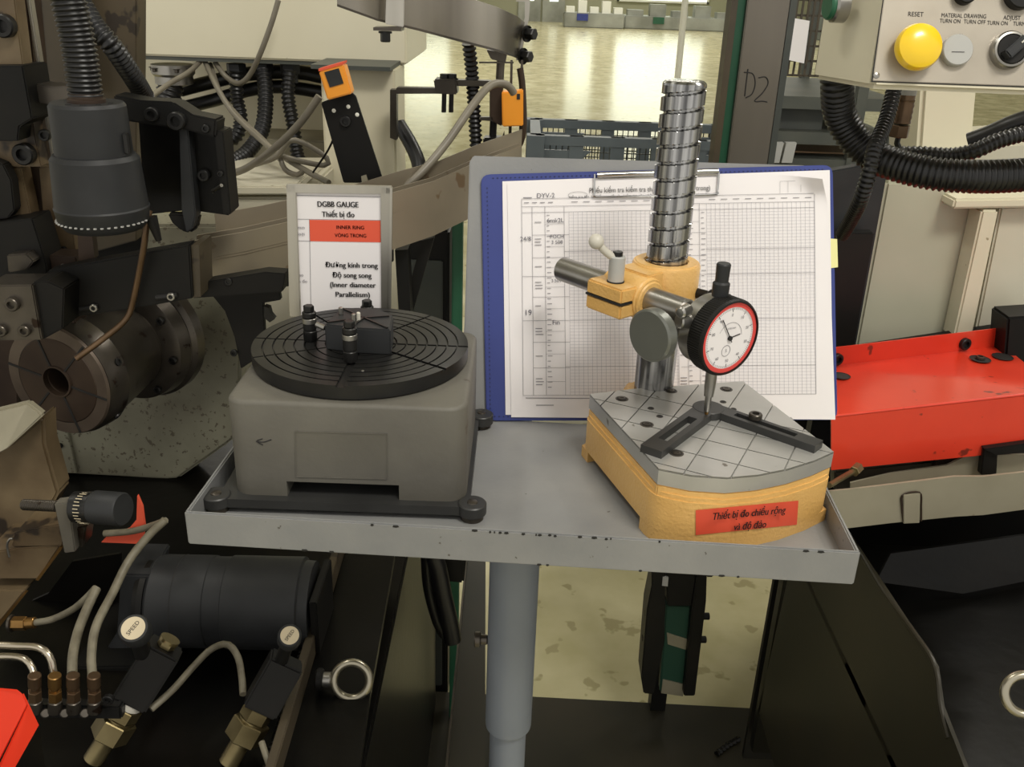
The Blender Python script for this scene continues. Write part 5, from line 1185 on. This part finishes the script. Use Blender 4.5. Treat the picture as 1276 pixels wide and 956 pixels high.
# control box
KX = h
CYB = .80
bxA = [(1085, 112), (1112, -40), (1420, -40), (1420, 126)]
pn = thing('control_box', 'cream push-button control box at the top right corner', 'control box', q(1150, 110, CYB+.05))
pA, pB_, pC, pD = q(1085, 111, CYB), q(1110, -40, CYB+.03), q(1420, -30, CYB+.03), q(1420, 124, CYB)
nb = ((pB_-pA).cross(pD-pA)).normalized()
if nb.y > 0: nb = -nb
dep = q(1012, 98, CYB+.11)-pA
build('housing', MB().prism([pA, pB_, pC, pD], dep), m_white, pn, bev=.004)
def pf(x, y, o=0): return onp(x, y, pA+nb*o, nb)
build('face_plate', MB().prism([pf(1087, 101, .0002), pf(1105, -30, .0002), pf(1400, -30, .0002), pf(1400, 112, .0002)], nb*.0012), m_panelf, pn, bev=.0004)
build('plate_gap', MB().prism([pf(1085.3, 102.3, 0), pf(1104, -30, 0), pf(1400, -30, 0), pf(1400, 113.5, 0)], nb*.0006), m_dark, pn)
fx_ = (pf(1200, 60)-pf(1100, 57)).normalized(); fy_ = nb.cross(fx_)
if fy_.z < 0: fy_ = -fy_
bolt(pn, pf(1092, 94, .0012), nb, .0028, .0012, m_steel, 'dome', 'plate_screw')
b0 = pf(1137, 63, .001)
yk = build('yellow_push_button', MB().lathe(b0, nb, [(0, 0), (0, .011), (.006, .011), (.006, .0165), (.008, .0183), (.012, .0186), (.016, .0172), (.019, .0122), (.0203, .006), (.0206, 0)], 56), m_yknob, pn)
b0 = pf(1190, 64, .001)
wk = build('grey_turn_knob', MB().lathe(b0, nb, [(0, 0), (0, .0125), (.005, .0125), (.006, .0118), (.006, 0)], 48), m_lgrey, pn)
build('arrow_mark', MB().bar(pf(1186, 64.5, .0073), pf(1202, 64.8, .0073), .0004, .0002, nb), m_ink, wk)
b0 = pf(1255, 64, .001)
sk_ = build('selector_ring', MB().lathe(b0, nb, [(0, 0), (0, .0150), (.006, .0150), (.0075, .0138), (.0078, .0122), (.004, .0120), (.004, 0)], 56), m_steel, pn)
build('selector_disc', MB().cyl(b0, b0+nb*.0078, .0118, seg=48, bev=.0006), m_blkm, sk_)
sd2 = fx_*.72+fy_*.69
build('selector_grip', MB().bar(b0+nb*.011-sd2*.0095, b0+nb*.011+sd2*.0105, .0078, .010, nb), m_plastic, sk_, bev=.001)
build('grip_mark', MB().bar(b0+nb*.0164+sd2*.004, b0+nb*.0164+sd2*.010, .0012, .0003, nb), m_bone, sk_)
for px in (1200, 1268): build('upper_button', MB().cyl(pf(px, -6, .001), pf(px, -6, .001)+nb*.008, .0085 if px == 1200 else .0125, bev=.001, seg=40), m_blkm, pn)
for s, x, y, sz, wf in [('RESET', 1141, 18, .0052, .0125), ('MATERIAL DRAWING', 1201, 20, .0048, .0365), ('TURN ON', 1184, 26.5, .0046, .0168), ('TURN OFF', 1214.5, 27.5, .0046, .0178), ('ADJUST', 1261, 22.5, .0048, .0142), ('TURN ON', 1243, 29, .0046, .0168), ('TURN OFF', 1276, 30, .0046, .0178), ('ON', 1197, 43.5, .0022, None)]:
    text('panel_lettering', s, pf(x, y, .0015), fx_, fy_, sz, m_ink, pn, wfit=wf)
sdir = Vector((dep.x, dep.y, 0)).normalized(); sn = Vector((-dep.y, dep.x, 0)).normalized()
if sn.x > 0: sn = -sn
gb0 = onp(1052, 8, pA+sn*.0005, sn); 
grb = build('side_button_ring', MB().lathe(gb0, sn, [(0, 0), (0, .0135), (.010, .0135), (.012, .012), (.012, 0)], 40), m_steel, pn)
build('green_button', MB().cyl(gb0+sn*.010, gb0+sn*.016, .0115, bev=.0015, seg=40), m_green, grb)
# hoses of the right side
hose('thick ribbed black hose looping below the control box', [(1043, 70, .92), (1043, 105, .92), (1046, 140, .93), (1062, 170, .93), (1085, 192, .92), (1115, 205, .90), (1160, 216, .88), (1210, 220, .87), (1260, 219, .87), (1320, 214, .87)], .0150, rib=.0009, pitch=.0050)
hose('thinner ribbed black hose hanging from the control box behind the clipboard', [(1117, 95, .94), (1113, 115, .93), (1104, 150, .91), (1090, 185, .88), (1083, 215, .87), (1072, 250, .88), (1060, 275, .92), (1050, 292, .97)], .0068, rib=.0007, pitch=.0045)
hose('slim black hose sweeping right under the column', [(1118, 192, .98), (1145, 192, .97), (1185, 194, .96), (1215, 188, .95), (1245, 175, .95), (1300, 160, .95)], .0078, rib=.0005, pitch=.005)
hose('smooth black cable pair sweeping right above the slim hose', [(1208, 178, 1.0), (1235, 168, .99), (1262, 156, .98), (1310, 140, .97)], .0105, rib=0, step=.01, name='cable', cat='cable')
gl_ = thing('cable_gland', 'brown threaded gland hanging under the control box', 'gland', q(1125, 140, .95))
gd = (q(1118, 178, .96)-q(1130, 118, .96)).normalized(); g0 = q(1130, 118, .96); GL = (q(1118, 178, .96)-g0).length
build('threaded_tube', MB().lathe(g0, gd, [(0, 0), (0, .0085), (GL*.10, .0085), (GL*.1, .0092)]+[(GL*(.1+.06*i), .0092-(.0006 if i % 2 else 0)) for i in range(1, 9)]+[(GL*.6, .0075), (GL*.62, 0)], 24), m_copper, gl_)
build('lock_nut', MB().cyl(g0+gd*GL*.62, g0+gd*GL*.88, .0098, seg=6, bev=.0008), m_copper, gl_); build('cap', MB().cyl(g0-gd*.006, g0, .0088), m_lgrey, gl_); build('wire_end', MB().tube([g0+gd*GL*.88, g0+gd*GL*1.02, q(1125, 192, .96)], .003, seg=8, step=.006), m_hose, gl_)
